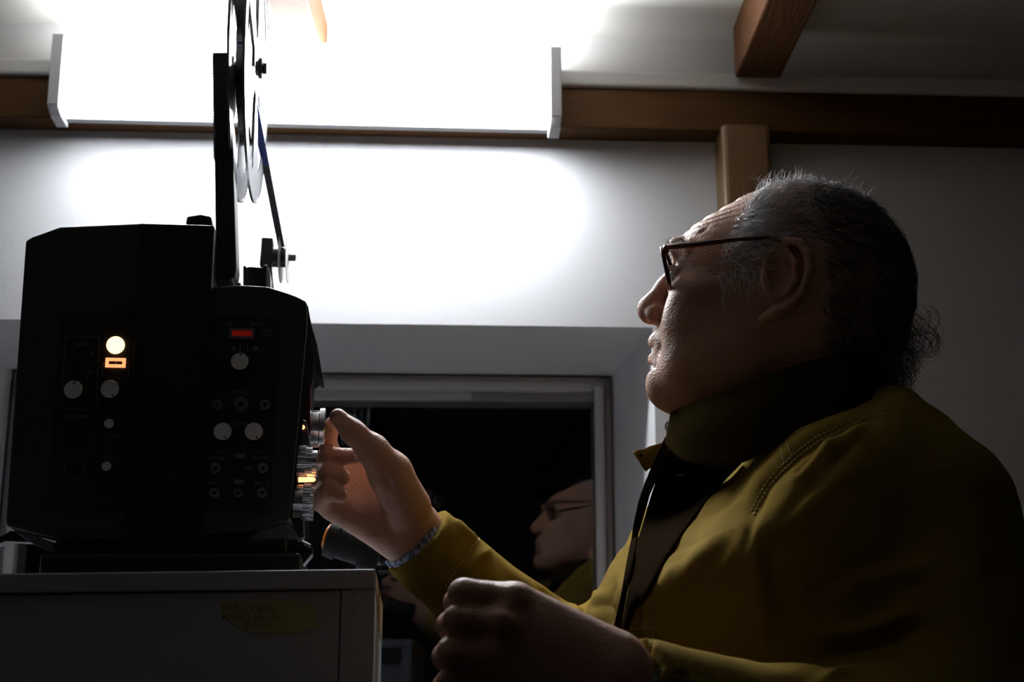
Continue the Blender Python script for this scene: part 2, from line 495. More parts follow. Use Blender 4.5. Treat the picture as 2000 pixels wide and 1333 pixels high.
for x, y, r in ((425, 792, .0046), (471, 791, .0066), (518, 792, .0046), (421, 915, .0046), (514, 915, .0046), (419, 964, .0046), (465, 964, .0038), (512, 963, .0046)):
    jack(x, y, r)
# round din socket bottom left
c = P(146, 916, -0.0005)
pb(MB().ring(c, -PN, 0.0082, 0.0092, 0.001, 40), 'round_socket', mat('faint_ring', (0.08, 0.08, 0.085), 0.5))
for i in range(5):
    an = math.pi * (0.1 + 0.2 * i) + math.pi
    pb(MB().cyl(c + (PX * math.cos(an) + UP * math.sin(an)) * 0.0045, -PN, [(0, 0.0009), (0.0012, 0.0009)], 10), 'socket_pin', M_panel)
# lamps
pb(MB().cyl(P(226, 675, -0.0005), -PN, [(0, 0.0083), (0.0018, 0.0082), (0.003, 0.0066), (0.0036, 0.003)], 32), 'signal_lamp', M_lampglow, smooth=True)['label'] = 'round glowing amber lamp'
def frame2(x0, y0, x1, y1, w_, d, th, nm, m):
    a_, b2 = P(x0, y0, d), P(x1, y1, d)
    hgt, wid = a_.z - b2.z, (b2 - a_).dot(PX)
    mb = MB()
    for (u0, v0, u1, v1) in ((0, 0, wid, w_), (0, hgt - w_, wid, hgt), (0, w_, w_, hgt - w_), (wid - w_, w_, wid, hgt - w_)):
        mb.box(a_ + PX * u0 - UP * v1, PX * (u1 - u0), UP * (v1 - v0), -PN * th)
    return pb(mb, nm, m)
lf = frame2(207, 700, 245, 719, 0.0028, -0.0006, 0.002, 'lit_frame', M_lampframe)
pb(poly([(213, 705), (240, 705), (240, 714), (213, 714)], -0.0012, 0.001), 'meter_scale', M_blk, parent=lf)
pb(poly([(225, 704), (228, 704), (228, 715), (225, 715)], -0.0016, 0.0006), 'meter_needle', M_print, parent=lf)
rf = frame2(449, 641, 497, 663, 0.0022, -0.0006, 0.002, 'window_frame', mat('grey_bezel', (0.16, 0.16, 0.15), 0.5))
pb(poly([(453, 644), (493, 644), (493, 660), (453, 660)], -0.001, 0.001), 'red_window', M_red, parent=rf)['label'] = 'dim red lit window'
# printed lines
def pline(pts, w_=0.0004, d=-0.0012, nm='printed_line'):
    mb = MB()
    for (x0, y0), (x1, y1) in zip(pts[:-1], pts[1:]):
        a_, b2 = P(x0, y0, d), P(x1, y1, d)
        t = (b2 - a_).normalized(); s = PN.cross(t) * (w_ / 2)
        mb.box(a_ - s - t * w_ / 2, (b2 - a_) + t * w_, s * 2, PN * 0.0003)
    return pb(mb, nm, M_print)
pline([(130, 659), (192, 658), (194, 662), (187, 798), (184, 801), (122, 800), (120, 797), (127, 662), (130, 659)])
pline([(160, 694), (160, 690), (168, 690)]); pline([(158, 724), (158, 728), (168, 728)])
pline([(199, 738), (201, 710), (205, 709)]); pline([(251, 738), (252, 710), (247, 709)])
pline([(123, 848), (124, 835), (128, 834)]); pline([(176, 848), (177, 836), (173, 834)])
pline([(121, 868), (120, 879), (174, 879), (175, 868)]); pline([(147, 880), (146, 897)])
pline([(217, 868), (217, 882)])
pline([(464, 634), (484, 634)])
pline([(436, 690), (438, 686), (463, 686)]); pline([(514, 690), (512, 687), (488, 687)])
pline([(469, 675), (469, 687)], 0.0012); pline([(484, 674), (484, 687)], 0.0008)
pline([(469, 678), (484, 678)], 0.0003); pline([(469, 684), (484, 684)], 0.0003)
pline([(421, 889), (422, 884), (440, 884)]); pline([(498, 884), (514, 884), (515, 889)])
pline([(443, 792), (448, 792)]); pline([(494, 792), (500, 792)])
for cx_, cy_ in ((441, 895), (528, 896)):
    pline([(cx_ - 4, cy_ - 4), (cx_ + 3, cy_ - 4), (cx_ + 4, cy_), (cx_ + 3, cy_ + 4), (cx_ - 4, cy_ + 4), (cx_ - 4, cy_ - 4)], 0.0003)
for cx_, cy_ in ((429, 945), (522, 945)):
    pline([(cx_ + 4 * math.cos(R(a_)), cy_ + 4 * math.sin(R(a_))) for a_ in range(0, 361, 45)] + [(cx_ + 5, cy_ - 5)], 0.0003)
def plab(tx, x, y, s_, d=-0.0012, m=None):
    me = text_mesh(tx, s_)
    me.transform(Matrix.Rotation(PYW, 4, 'Z') @ Matrix.Rotation(math.pi / 2, 4, 'X'))
    o = link('lettering', me, m or M_print, pr)
    o.location = P(x, y, d) - pr.location
for tx, x, y, s_ in (('SPEED', 162, 674, .0048), ('24', 178, 690, .0044), ('18', 175, 729, .0044), ('PULSE', 224, 739, .0046), ('LEVEL', 224, 747, .0036),
        ('NORMAL', 152, 814, .0050), ('1', 152, 822, .0032), ('ESS', 176, 853, .0046), ('TEXT', 218, 853, .0046), ('SLOW', 216, 896, .0048),
        ('OFF', 447, 634, .0044), ('READY', 503, 634, .0044), ('PUSH', 522, 646, .0042), ('ON', 522, 655, .0042), ('1', 458, 681, .0046), ('2', 493, 681, .0046),
        ('MONI', 469, 767, .0046), ('( )', 486, 767, .0040), ('LEVEL', 472, 829, .0050), ('MIN', 447, 829, .003), ('MAX', 507, 829, .003),
        ('AUX IN', 421, 895, .0042), ('AUX IN', 507, 895, .0042), ('OFF', 486, 915, .0044), ('MIC', 414, 945, .0046), ('MIC', 506, 945, .0046)):
    plab(tx, x, y, s_)
for tx, x0, y0, x1, y1 in (('ALC', 459, 887, 479, 895), ('PA', 459, 937, 475, 945)):
    pb(poly([(x0, y0), (x1, y0), (x1, y1), (x0, y1)], -0.0011, 0.0004), 'printed_badge', M_print)
    plab(tx, (x0 + x1) / 2, (y0 + y1) / 2, .0036, -0.0013, M_blk)
pb(poly([(452, 677), (460, 677), (460, 685), (452, 685)], -0.0011, 0.0003), 'printed_badge', M_print)
pb(poly([(495, 677), (504, 677), (504, 685), (495, 685)], -0.0011, 0.0003), 'printed_badge', M_print)
# slide switches (black on black)
pb(poly([(150, 696), (158, 696), (157, 722), (149, 722)], -0.004, 0.004), 'slide_switch', M_blk, 0.0005)
pb(poly([(134, 836), (168, 836), (167, 862), (133, 862)], -0.005, 0.005), 'rocker_switch', M_blk, 0.0008)

# side fittings: gate cover, inching knob, ribbed focus knobs, lamp house slots
def S(px, py, d): return P(px, py, d)
pb(poly([(585, 600), (603, 612), (616, 660), (622, 735), (611, 742), (607, 800), (586, 800)], 0.17, 0.05), 'gate_cover', M_blk, 0.001)
gr = MB()
for i in range(12):
    gr.box(P(611 + i * 1.1, 668 + i * 6.4, 0.165), PX * 0.004, UP * 0.0014, PN * 0.05)
pb(gr, 'grip_ribs', M_blk)
pb(poly([(596, 745), (606, 750), (606, 850), (590, 850)], 0.10, 0.02), 'red_lens_filter', mat('dark_red_filter', (0.10, 0.004, 0.008), 0.2))
pb(poly([(570, 815), (598, 822), (606, 870), (566, 875)], 0.06, 0.05), 'lamp_house', M_body, 0.001)
for x, y in ((575, 836), (591, 835)):
    pb(MB().cyl(P(x, y, 0.0585), -PN, [(0, 0.0022), (0.0006, 0.0020)], 16), 'lamp_slot', M_slot)
pb(MB().cyl(P(604, 838, 0.14), PX, [(-0.03, 0.019), (0.010, 0.019), (0.011, 0.0215), (0.0155, 0.0215), (0.0165, 0.020)], 64), 'inching_knob', M_chrome, smooth=False)
def ribbed(px, py, d, prof, teeth=26):
    k = None
    for h0, h1, r, tt in prof:
        o = pb(MB().cyl(P(px, py, d), PX, [(h0, r), (h1, r)], teeth * 4 if tt else 48, teeth=teeth if tt else 0, th=0.0007), 'focus_knob' if k is None else 'ribbed_ring', M_chrome, parent=k or pr)
        k = k or o
ribbed(570, 900, 0.030, ((-0.01, 0.013, 0.0145, 1), (0.013, 0.019, 0.0125, 1), (0.019, 0.0235, 0.0085, 1)))
ribbed(568, 906, 0.050, ((-0.01, 0.016, 0.0165, 1), (0.016, 0.025, 0.013, 1)))
ribbed(566, 980, 0.030, ((-0.01, 0.0125, 0.0155, 0), (0.0125, 0.0195, 0.0165, 1), (0.0195, 0.022, 0.0135, 1)))
ribbed(568, 992, 0.050, ((-0.01, 0.010, 0.012, 0), (0.010, 0.021, 0.0125, 1)))
pb(MB().cyl(P(583, 937, 0.045), PX, [(0, 0.0028), (0.014, 0.0022), (0.016, 0.001)], 16), 'orange_glint_peg', M_slot, smooth=True)  # emissive peg added as an orange glint of lamp light
# lower plates, foot struts, pedestal and lens underneath
M_plate = mat('dull_grey_metal', (0.20, 0.20, 0.21), 0.4, metal=0.6, vary=0.1)
pb(poly([(20, 1031), (60, 1044), (107, 1061), (103, 1066), (118, 1079), (98, 1080), (55, 1058)], 0.02, 0.03), 'lit_chamfer_plate', M_plate, 0.0005)  # pale grey stands in for light on the housing's underside chamfer
pb(poly([(-30, 1066), (22, 1036), (40, 1042), (62, 1060), (10, 1058), (-30, 1074)], 0.03, 0.02), 'foot_strut', M_blk, 0.0008)
pb(poly([(563, 1017), (582, 1048), (545, 1060), (470, 1062), (516, 1031)], 0.02, 0.03), 'lit_chamfer_plate', M_plate, 0.0005)  # right-hand plate, paler like a lit underside chamfer
pb(poly([(560, 1010), (592, 1010), (594, 1050), (580, 1052)], 0.06, 0.02), 'side_bracket', M_body, 0.0008)
pb(poly([(583, 1052), (608, 1064), (610, 1082), (588, 1108), (560, 1108), (548, 1066)], 0.04, 0.03), 'foot_strut', M_blk, 0.001)
mb = MB()
for i in range(4):
    mb.box(P(548 + i * 7, 1066 + i * 2, 0.036), PX * 0.002 - UP * 0.0, P(560 + i * 7, 1108, 0.036) - P(548 + i * 7, 1066 + i * 2, 0.036), PN * 0.01)
pb(mb, 'strut_ribs', M_blk)
pb(MB().cyl(P(585, 1056, 0.036), -PN, [(0, 0.0022), (0.004, 0.0022)], 16), 'chrome_screw', M_chrome)
pb(MB().tube([P(586, 1057, 0.034), P(605, 1066, 0.034)], 0.0006, 6), 'spring_wire', M_chrome)
pb(MB().cyl(P(108, 1082, 0.03), -PN, [(0, 0.0024), (0.003, 0.0024)], 16), 'chrome_screw', M_chrome)
pb(MB().cyl(P(136, 1082, 0.03), -PN, [(0, 0.0018), (0.003, 0.0018)], 16), 'chrome_screw', M_chrome)
botz = tr_.z
def ped(px0, px1, pyt, d0, d1, b_=0.0):
    a_, b2 = P(px0, pyt, d0), P(px1, pyt, d0)
    zb = lambda p: tl.z + (tr_.z - tl.z) * ((p - tl).dot(ex) / cabw)
    a3, b3 = Vector((a_.x, a_.y, zb(a_) + 0.0003)), Vector((b2.x, b2.y, zb(b2) + 0.0003))
    return MB().prism([a_, b2, b3, a3], PN * (d1 - d0))
pb(ped(78, 588, 1080, 0.0, D), 'pedestal', M_blk, 0.004)
pb(ped(108, 560, 1046, 0.02, D - 0.02), 'lower_chassis', M_blk, 0.003)

# reel arm, reels, film, guide spool
M_arm = mat('black_arm_casting', (0.016, 0.016, 0.018), 0.4, vary=0.1)
arm = poly([(416, 101), (447, 101), (456, 300), (462, 520), (459, 540), (452, 546), (426, 546), (422, 540), (419, 300)], 0.03, 0.035)
pb(arm, 'reel_arm', M_arm, 0.002)
rb = MB()
for i in range(40):
    rb.box(P(414.6 + i * 0.06, 104 + i * 5.2, 0.032), PX * 0.0012, UP * 0.0013, PN * 0.03)
pb(rb, 'arm_grip_ribs', M_arm)
pb(MB().cyl(P(459, 434, 0.045), PX, [(0, 0.0015), (0.0012, 0.0015)], 12), 'arm_screw', M_blk)
# the supply reel: a thing of its own threaded on the arm's spindle
M_flange = mat('polished_reel_flange', (0.55, 0.56, 0.58), 0.22, metal=0.85, vary=0.05)
M_film = mat('blue_leader_film', (0.01, 0.05, 0.35), 0.3, vary=0.15, scale=200)
M_fdark = mat('dark_film_base', (0.012, 0.013, 0.02), 0.3, vary=0.2)
RD = 0.105
RR = 0.143
rc = P(492, 133, RD)
reel = thing('film_reel', 'large metal film reel with open spokes turning on the projector arm', 'reel', rc)
def flange(c, r, n=64, spokes=3, th=0.0012, hub=0.22, rim=0.80):
    """a disc in the plane of PN and UP with spokes cut between hub and rim"""
    mb = MB()
    rs = [0.06 * r / 1.0, hub * r, rim * r, r]
    def pt(a, rr, h): return c + (PN * math.cos(a) + UP * math.sin(a)) * rr + PX * h
    def cell(a0, a1, r0, r1):
        mb.add([pt(a0, r0, 0), pt(a1, r0, 0), pt(a1, r1, 0), pt(a0, r1, 0), pt(a0, r0, th), pt(a1, r0, th), pt(a1, r1, th), pt(a0, r1, th)],
               [(0, 1, 2, 3), (7, 6, 5, 4), (0, 4, 5, 1), (1, 5, 6, 2), (2, 6, 7, 3), (3, 7, 4, 0)])
    for i in range(n):
        a0, a1 = 2 * math.pi * i / n, 2 * math.pi * (i + 1) / n
        cell(a0, a1, rs[0], rs[1]); cell(a0, a1, rs[2], rs[3])
        if (i * spokes * 2 // n) % 2 == 0 if spokes == 3 else (i % (n // spokes)) < n // spokes * 0.42:
            cell(a0, a1, rs[1], rs[2])
    mb.ring(c + PX * (-0.0006), PX, r - 0.0022, r, th + 0.0012, 72)
    return mb
f1 = flange(rc - PX * 0.0105, RR, spokes=5).build('left_flange', M_flange, reel, root=reel)
f2 = flange(rc + PX * 0.0045, RR, spokes=5).build('right_flange', M_flange, reel, root=reel)
MB().cyl(rc - PX * 0.0095, PX, [(0, 0.030), (0.0135, 0.030)], 40).build('hub', M_blk, reel, root=reel)
MB().ring(rc - PX * 0.0088, PX, 0.031, 0.082, 0.012, 72).build('wound_film', M_fdark, reel, root=reel)
MB().cyl(rc + PX * 0.005, PX, [(0, 0.004), (0.002, 0.011), (0.006, 0.011), (0.008, 0.006), (0.011, 0.006)], 24).build('spindle_knob', M_blk, reel, root=reel)
# spindle bearing on the arm
pb(MB().cyl(rc - PX * 0.026, PX, [(0, 0.012), (0.008, 0.012), (0.009, 0.006), (0.016, 0.006)], 24), 'reel_spindle', M_chrome)

# film strip from the reel down to the guide spool
gd = 0.155
while (P(549, 503, gd) - rc).dot(PX) > -0.004 and gd < 0.40:
    gd += 0.005
gc = P(549, 503, gd)
p_a = rc - PX * 0.003 + PN * (-0.0835) - UP * 0.010
p_b = gc + UP * 0.0125 - PN * 0.004
film = thing('film_strip', 'blue and black film strip running down from the big reel to the guide spool', 'film', p_b)
def strip(p, q, wdt, n, m, nm):
    mb = MB()
    t = (q - p)
    s = PX * (wdt / 2)
    nn = t.cross(PX).normalized() * 0.00012
    mb.box(p - s - nn, t, s * 2, nn * 2)
    return mb.build(nm, m, film, root=film)
mid = p_a.lerp(p_b, 0.55)
strip(p_a, mid, 0.008, 1, M_film, 'blue_leader')
strip(mid, p_b, 0.008, 1, M_fdark, 'dark_film')
tk = MB()
L = (p_b - p_a)
for i in range(75):
    q = p_a + L * (i / 75) + PX * 0.0040
    tk.box(q, PX * 0.0006, L / 75 * 0.45, L.cross(PX).normalized() * 0.0004)
tk.build('perforation_edge', M_fdark, film, root=film)

# guide spool with pale flanges, bracket and small box on top of the projector
M_pale = mat('pale_translucent_plastic', (0.72, 0.72, 0.70), 0.35, vary=0.02)
SX = Vector((math.cos(R(1.6)), math.sin(R(1.6)), 0))
spool = thing('guide_spool', 'small pale guide spool holding the film behind the reel arm', 'spool', gc)
MB().cyl(gc - SX * 0.010, SX, [(0, 0.0125), (0.018, 0.0125)], 32).build('spool_hub', M_blk, spool, root=spool)
for s_, r_ in ((-0.0005, 0.032), (0.0085, 0.032)):
    mb = MB().ring(gc + SX * s_, SX, 0.006, r_, 0.0008, 56)
    mb.build('spool_flange', M_pale, spool, root=spool)
MB().cyl(gc + SX * 0.009, SX, [(0, 0.0045), (0.009, 0.0045), (0.0095, 0.003)], 20).build('spool_nut', M_blk, spool, root=spool)
pb(poly([(511, 464), (533, 465), (534, 500), (530, 516), (507, 517)], gd - 0.01, 0.02), 'spool_bracket', M_blk, 0.0008)
pb(MB().cyl(gc - PX * 0.022, PX, [(0, 0.0075), (0.020, 0.0075)], 24), 'bracket_boss', M_blk)
pb(poly([(519, 510), (530, 516), (534, 562), (527, 562)], gd, 0.012), 'bracket_stem', M_plate, 0.0005)
pb(poly([(475, 520), (479, 519), (482, 523), (486, 521), (512, 523), (514, 518), (519, 518), (519, 566), (475, 566)], 0.10, 0.03), 'film_cutter_box', M_blk, 0.0006)
pb(poly([(519.5, 516), (523, 519), (528, 535), (528, 566), (519.5, 566)], 0.102, 0.028), 'cutter_side_plate', M_frame, 0.0004)
pb(poly([(420, 548), (470, 552), (470, 562), (414, 562)], 0.06, 0.10), 'arm_base', M_plate, 0.001)

# dark lens barrel and cable behind the projector
M_lb = mat('dull_black_metal', (0.006, 0.006, 0.006), 0.7, spec=0.15)
ln = thing('camera_lens', 'dark lens barrel with an orange glow coloured on its front, lying behind the projector foot', 'lens', Z(690, 1060, 1.60))
ax = (C_R * 0.95 - C_U * 0.30).normalized()
lc = Z(640, 1050, 1.60)
MB().cyl(lc, ax, [(0, 0.021), (0.012, 0.023), (0.014, 0.020), (0.04, 0.020), (0.042, 0.024), (0.062, 0.024)], 48).build('barrel', M_lb, ln, root=ln)
MB().ring(lc + ax * 0.041, ax, 0.0205, 0.0246, 0.003, 48).build('focus_ring', M_lb, ln, root=ln)
MB().cyl(lc - ax * 0.001, -ax, [(0, 0.016), (0.003, 0.010), (0.004, 0.002)], 32).build('front_glass', mat('amber_glow_glass', (0.55, 0.16, 0.01), 0.4), ln, smooth=True, root=ln)  # amber colour stands in for a blurred orange glow
# ------------------------------------------------------------------ organic modelling: blended distance fields turned into one skin
class Field:
    def __init__(s, lo, hi, h):
        s.h = h
        s.lo = np.array(lo, float)
        n = np.ceil((np.array(hi, float) - s.lo) / h).astype(int) + 1
        s.ax = [(s.lo[i] + np.arange(n[i]) * h).astype(np.float32) for i in range(3)]
        s.f = np.full(tuple(n), 0.05, np.float32)
    def sl(s, lo, hi, m):
        r = []
        for i in range(3):
            a = int(max(0, math.floor((lo[i] - m - s.lo[i]) / s.h)))
            b = int(min(len(s.ax[i]), math.ceil((hi[i] + m - s.lo[i]) / s.h) + 1))
            if b <= a:
                return None
            r.append(slice(a, b))
        return tuple(r)
    def xyz(s, r):
        return (s.ax[0][r[0]][:, None, None], s.ax[1][r[1]][None, :, None], s.ax[2][r[2]][None, None, :])
    def mix(s, r, d, k, sub):
        g = s.f[r]
        if sub:
            d = -d
            h = np.clip(0.5 - 0.5 * (d - g) / k, 0, 1) if False else np.maximum(k - np.abs(g - d), 0) / k
            s.f[r] = np.maximum(g, d) + h * h * k * 0.25
        else:
            h = np.maximum(k - np.abs(g - d), 0) / k
            s.f[r] = np.minimum(g, d) - h * h * k * 0.25
    def cap(s, p, q, r1, r2=None, k=0.008, sub=False):
        r2 = r1 if r2 is None else r2
        p, q = np.array(p, float), np.array(q, float)
        rm = max(r1, r2)
        r = s.sl(np.minimum(p, q) - rm, np.maximum(p, q) + rm, k + 3 * s.h)
        if r is None:
            return s
        x, y, z = s.xyz(r)
        d = q - p
        L = max(float(d @ d), 1e-12)
        t = np.clip(((x - p[0]) * d[0] + (y - p[1]) * d[1] + (z - p[2]) * d[2]) / L, 0, 1)
        dd = np.sqrt((x - p[0] - t * d[0]) ** 2 + (y - p[1] - t * d[1]) ** 2 + (z - p[2] - t * d[2]) ** 2) - (r1 + (r2 - r1) * t)
        s.mix(r, dd, k, sub)
        return s
    def chain(s, pts, rs, k=0.006, sub=False):
        for i in range(len(pts) - 1):
            s.cap(pts[i], pts[i + 1], rs[i], rs[i + 1], k, sub)
        return s
    def ell(s, c, r3, k=0.01, sub=False, axes=None):
        c = np.array(c, float)
        r3 = np.array(r3, float)
        rm = r3.max() if axes is not None else r3
        r = s.sl(c - rm, c + rm, k + 3 * s.h)
        if r is None:
            return s
        x, y, z = s.xyz(r)
        x, y, z = x - c[0], y - c[1], z - c[2]
        if axes is not None:
            A = [np.array(a, float) / np.linalg.norm(a) for a in axes]
            x, y, z = (x * A[0][0] + y * A[0][1] + z * A[0][2], x * A[1][0] + y * A[1][1] + z * A[1][2], x * A[2][0] + y * A[2][1] + z * A[2][2])
        k0 = np.sqrt((x / r3[0]) ** 2 + (y / r3[1]) ** 2 + (z / r3[2]) ** 2)
        k1 = np.sqrt((x / r3[0] ** 2) ** 2 + (y / r3[1] ** 2) ** 2 + (z / r3[2] ** 2) ** 2) + 1e-9
        s.mix(r, k0 * (k0 - 1) / k1, k, sub)
        return s
    def plane(s, p, n, k=0.001, box=None):
        """cut away everything on the side the normal points to, inside a ball box=(centre, radius)"""
        c, rad = np.array(box[0], float), box[1]
        r = s.sl(c - rad, c + rad, 0)
        x, y, z = s.xyz(r)
        n = np.array(n, float); n /= np.linalg.norm(n)
        d = (x - p[0]) * n[0] + (y - p[1]) * n[1] + (z - p[2]) * n[2]
        s.f[r] = np.maximum(s.f[r], d.astype(np.float32))
        return s
    def groove(s, pts, amp, wd):
        """press (amp > 0) or raise (amp < 0) the skin along a path"""
        pts = [np.array(p, float) for p in pts]
        for p, q in zip(pts[:-1], pts[1:]):
            r = s.sl(np.minimum(p, q), np.maximum(p, q), wd * 2.6)
            if r is None:
                continue
            x, y, z = s.xyz(r)
            d = q - p
            L = max(float(d @ d), 1e-12)
            t = np.clip(((x - p[0]) * d[0] + (y - p[1]) * d[1] + (z - p[2]) * d[2]) / L, 0.0, 1.0)
            dd = (x - p[0] - t * d[0]) ** 2 + (y - p[1] - t * d[1]) ** 2 + (z - p[2] - t * d[2]) ** 2
            s.f[r] += amp * np.exp(-dd / wd ** 2)
        return s
    def mesh(s):
        f = s.f
        f[0], f[-1], f[:, 0], f[:, -1], f[:, :, 0], f[:, :, -1] = (0.01,) * 6
        neg = f < 0
        cnt = np.zeros(tuple(np.array(f.shape) - 1), np.uint8)
        for i in (0, 1):
            for j in (0, 1):
                for k in (0, 1):
                    cnt += neg[i:f.shape[0] - 1 + i, j:f.shape[1] - 1 + j, k:f.shape[2] - 1 + k]
        act = np.argwhere((cnt > 0) & (cnt < 8))
        idx = np.full(cnt.shape, -1, np.int32)
        idx[act[:, 0], act[:, 1], act[:, 2]] = np.arange(len(act))
        corner = [(i, j, k) for i in (0, 1) for j in (0, 1) for k in (0, 1)]
        cv = {c: f[act[:, 0] + c[0], act[:, 1] + c[1], act[:, 2] + c[2]] for c in corner}
        acc = np.zeros((len(act), 3)); num = np.zeros(len(act))
        for c in corner:
            for a in range(3):
                if c[a] == 0:
                    c2 = list(c); c2[a] = 1; c2 = tuple(c2)
                    v0, v1 = cv[c], cv[c2]
                    m = (v0 < 0) != (v1 < 0)
                    t = np.where(m, v0 / np.where(m, v0 - v1, 1), 0)
                    p = np.tile(np.array(c, float), (len(act), 1)); p[:, a] += t
                    acc[m] += p[m]; num[m] += 1
        v = (act + acc / num[:, None]) * s.h + s.lo
        quads = []
        for a in range(3):
            b, c = (a + 1) % 3, (a + 2) % 3
            s0 = [slice(None)] * 3; s1 = [slice(None)] * 3
            s0[a] = slice(0, -1); s1[a] = slice(1, None)
            n0, n1 = neg[tuple(s0)], neg[tuple(s1)]
            e = np.argwhere(n0 != n1)
            e = e[(e[:, b] > 0) & (e[:, c] > 0)]
            fl = n0[e[:, 0], e[:, 1], e[:, 2]]
            def cell(db, dc):
                q = e.copy(); q[:, b] -= db; q[:, c] -= dc
                return idx[q[:, 0], q[:, 1], q[:, 2]]
            q = np.stack([cell(1, 1), cell(0, 1), cell(0, 0), cell(1, 0)], 1)
            q[~fl] = q[~fl][:, ::-1]
            quads.append(q)
        q = np.concatenate(quads)
        q = q[(q >= 0).all(1)]
        return v, q

def vnormals(v, q):
    n = np.cross(v[q[:, 2]] - v[q[:, 0]], v[q[:, 3]] - v[q[:, 1]])
    o = np.zeros_like(v)
    for i in range(4):
        for a in range(3):
            o[:, a] += np.bincount(q[:, i], n[:, a], len(v))
    return o / (np.linalg.norm(o, axis=1)[:, None] + 1e-12)

def relax(v, q, it=1, w_=0.5):
    for _ in range(it):
        acc = np.zeros_like(v); cnt = np.zeros(len(v))
        for i in range(4):
            j = q[:, (i + 1) % 4]
            for a in range(3):
                acc[:, a] += np.bincount(q[:, i], v[j, a], len(v)) + np.bincount(j, v[q[:, i], a], len(v))
            cnt += np.bincount(q[:, i], minlength=len(v)) + np.bincount(j, minlength=len(v))
        v = v * (1 - w_) + w_ * acc / cnt[:, None]
    return v

def to_mesh(name, v, q):
    me = bpy.data.meshes.new(name)
    me.vertices.add(len(v)); me.vertices.foreach_set('co', v.astype(np.float32).ravel())
    me.loops.add(q.size); me.loops.foreach_set('vertex_index', q.astype(np.int32).ravel())
    me.polygons.add(len(q)); me.polygons.foreach_set('loop_start', np.arange(0, q.size, 4, dtype=np.int32))
    me.update(calc_edges=True)
    me.polygons.foreach_set('use_smooth', [True] * len(q))
    return me

CAMn = np.array(CAM)
RB = np.array([C_R, C_U, C_F])
def project(v):
    d = (v - CAMn) @ RB.T
    return 1000 + F * d[:, 0] / d[:, 2], 666.5 - F * d[:, 1] / d[:, 2], d[:, 2]

def carve(v, q, strokes, zr=None):
    """model folds and creases: push the cloth in (+) or out (-) along its own normal beside each path"""
    n = vnormals(v, q)
    px, py, zc = project(v)
    face = np.clip(-(n @ RB[2]) * 2.5 + 0.6, 0, 1)
    if zr is not None:
        face = face * (zc < zr)
    disp = np.zeros(len(v))
    for pts, amp, wd in strokes:
        best = np.full(len(v), 1e9); tb = np.zeros(len(v))
        m = len(pts) - 1
        lo = np.array(pts).min(0) - wd * 3; hi = np.array(pts).max(0) + wd * 3
        sel = (px > lo[0]) & (px < hi[0]) & (py > lo[1]) & (py < hi[1]) & (face > 0)
        if not sel.any():
            continue
        x, y = px[sel], py[sel]
        best = np.full(len(x), 1e9); tb = np.zeros(len(x))
        for i in range(m):
            (x0, y0), (x1, y1) = pts[i], pts[i + 1]
            dx_, dy_ = x1 - x0, y1 - y0
            t = np.clip(((x - x0) * dx_ + (y - y0) * dy_) / (dx_ * dx_ + dy_ * dy_ + 1e-9), 0, 1)
            dd = (x - x0 - t * dx_) ** 2 + (y - y0 - t * dy_) ** 2
            b = dd < best
            best[b] = dd[b]; tb[b] = (i + t[b]) / m
        taper = np.minimum(1, np.minimum(tb, 1 - tb) * 4 + 0.15)
        disp[sel] -= amp * taper * np.exp(-best / wd ** 2)
    return v + n * (disp * face)[:, None]

from mathutils.bvhtree import BVHTree
def bvh(v, q):
    return BVHTree.FromPolygons([tuple(p) for p in v], [tuple(int(i) for i in r) for r in q])
def hit(tree, px, py):
    d = ray(px, py).normalized()
    return tree.ray_cast(CAM, d)[0:2]
# ------------------------------------------------------------------ the man
M_skin = mat('aged_skin', (0.52, 0.28, 0.19), 0.48, vary=0.16, scale=90, bump=0.7, bscale=450, sss=0.12)
person = thing('person', 'bald-topped grey-haired man in an olive jacket, reaching towards the film projector knob', 'person', Vector((0.32, 1.38, 0.0)))
s_ = 0.00049
HO = Z(1520, 600, 1.36)
psi, al = R(14), R(7)
hF = (-C_R * math.cos(psi) + C_F * math.sin(psi)).normalized()
hU = (C_U * math.cos(al) + C_F * math.sin(al))
hU = (hU - hF * hU.dot(hF)).normalized()
hL = hU.cross(hF)
HM = np.array([hF, hU, hL])
def Hw(p):                       # head units (forward, up, towards his left) -> world
    return HO + hF * (p[0] * s_) + hU * (p[1] * s_) + hL * (p[2] * s_)
def hs_(*p): return tuple(c * s_ for c in p)

H = Field(hs_(-300, -350, -195), hs_(300, 270, 195), 0.00145)
def E(c, r, k=20, sub=False, axes=None): H.ell(hs_(*c), hs_(*r), k * s_, sub, axes)
def Cc(p, q, r1, r2=None, k=14, sub=False): H.cap(hs_(*p), hs_(*q), r1 * s_, (r1 if r2 is None else r2) * s_, k * s_, sub)
def CH(pts, rs, k=12, sub=False):
    for i in range(len(pts) - 1): Cc(pts[i], pts[i + 1], rs[i], rs[i + 1], k, sub)
E((-36, 64, 0), (209, 179, 152))
E((-75, 20, 0), (178, 170, 146), 30)
E((110, 95, 0), (94, 78, 104), 40)          # forehead
E((112, -15, 0), (108, 112, 104), 45)       # mid face
E((120, -112, 0), (122, 88, 100), 40)       # jaw
Cc((205, -158, -16), (205, -158, 16), 50, None, 30)   # chin
E((190, -72, 0), (52, 52, 56), 30)          # muzzle
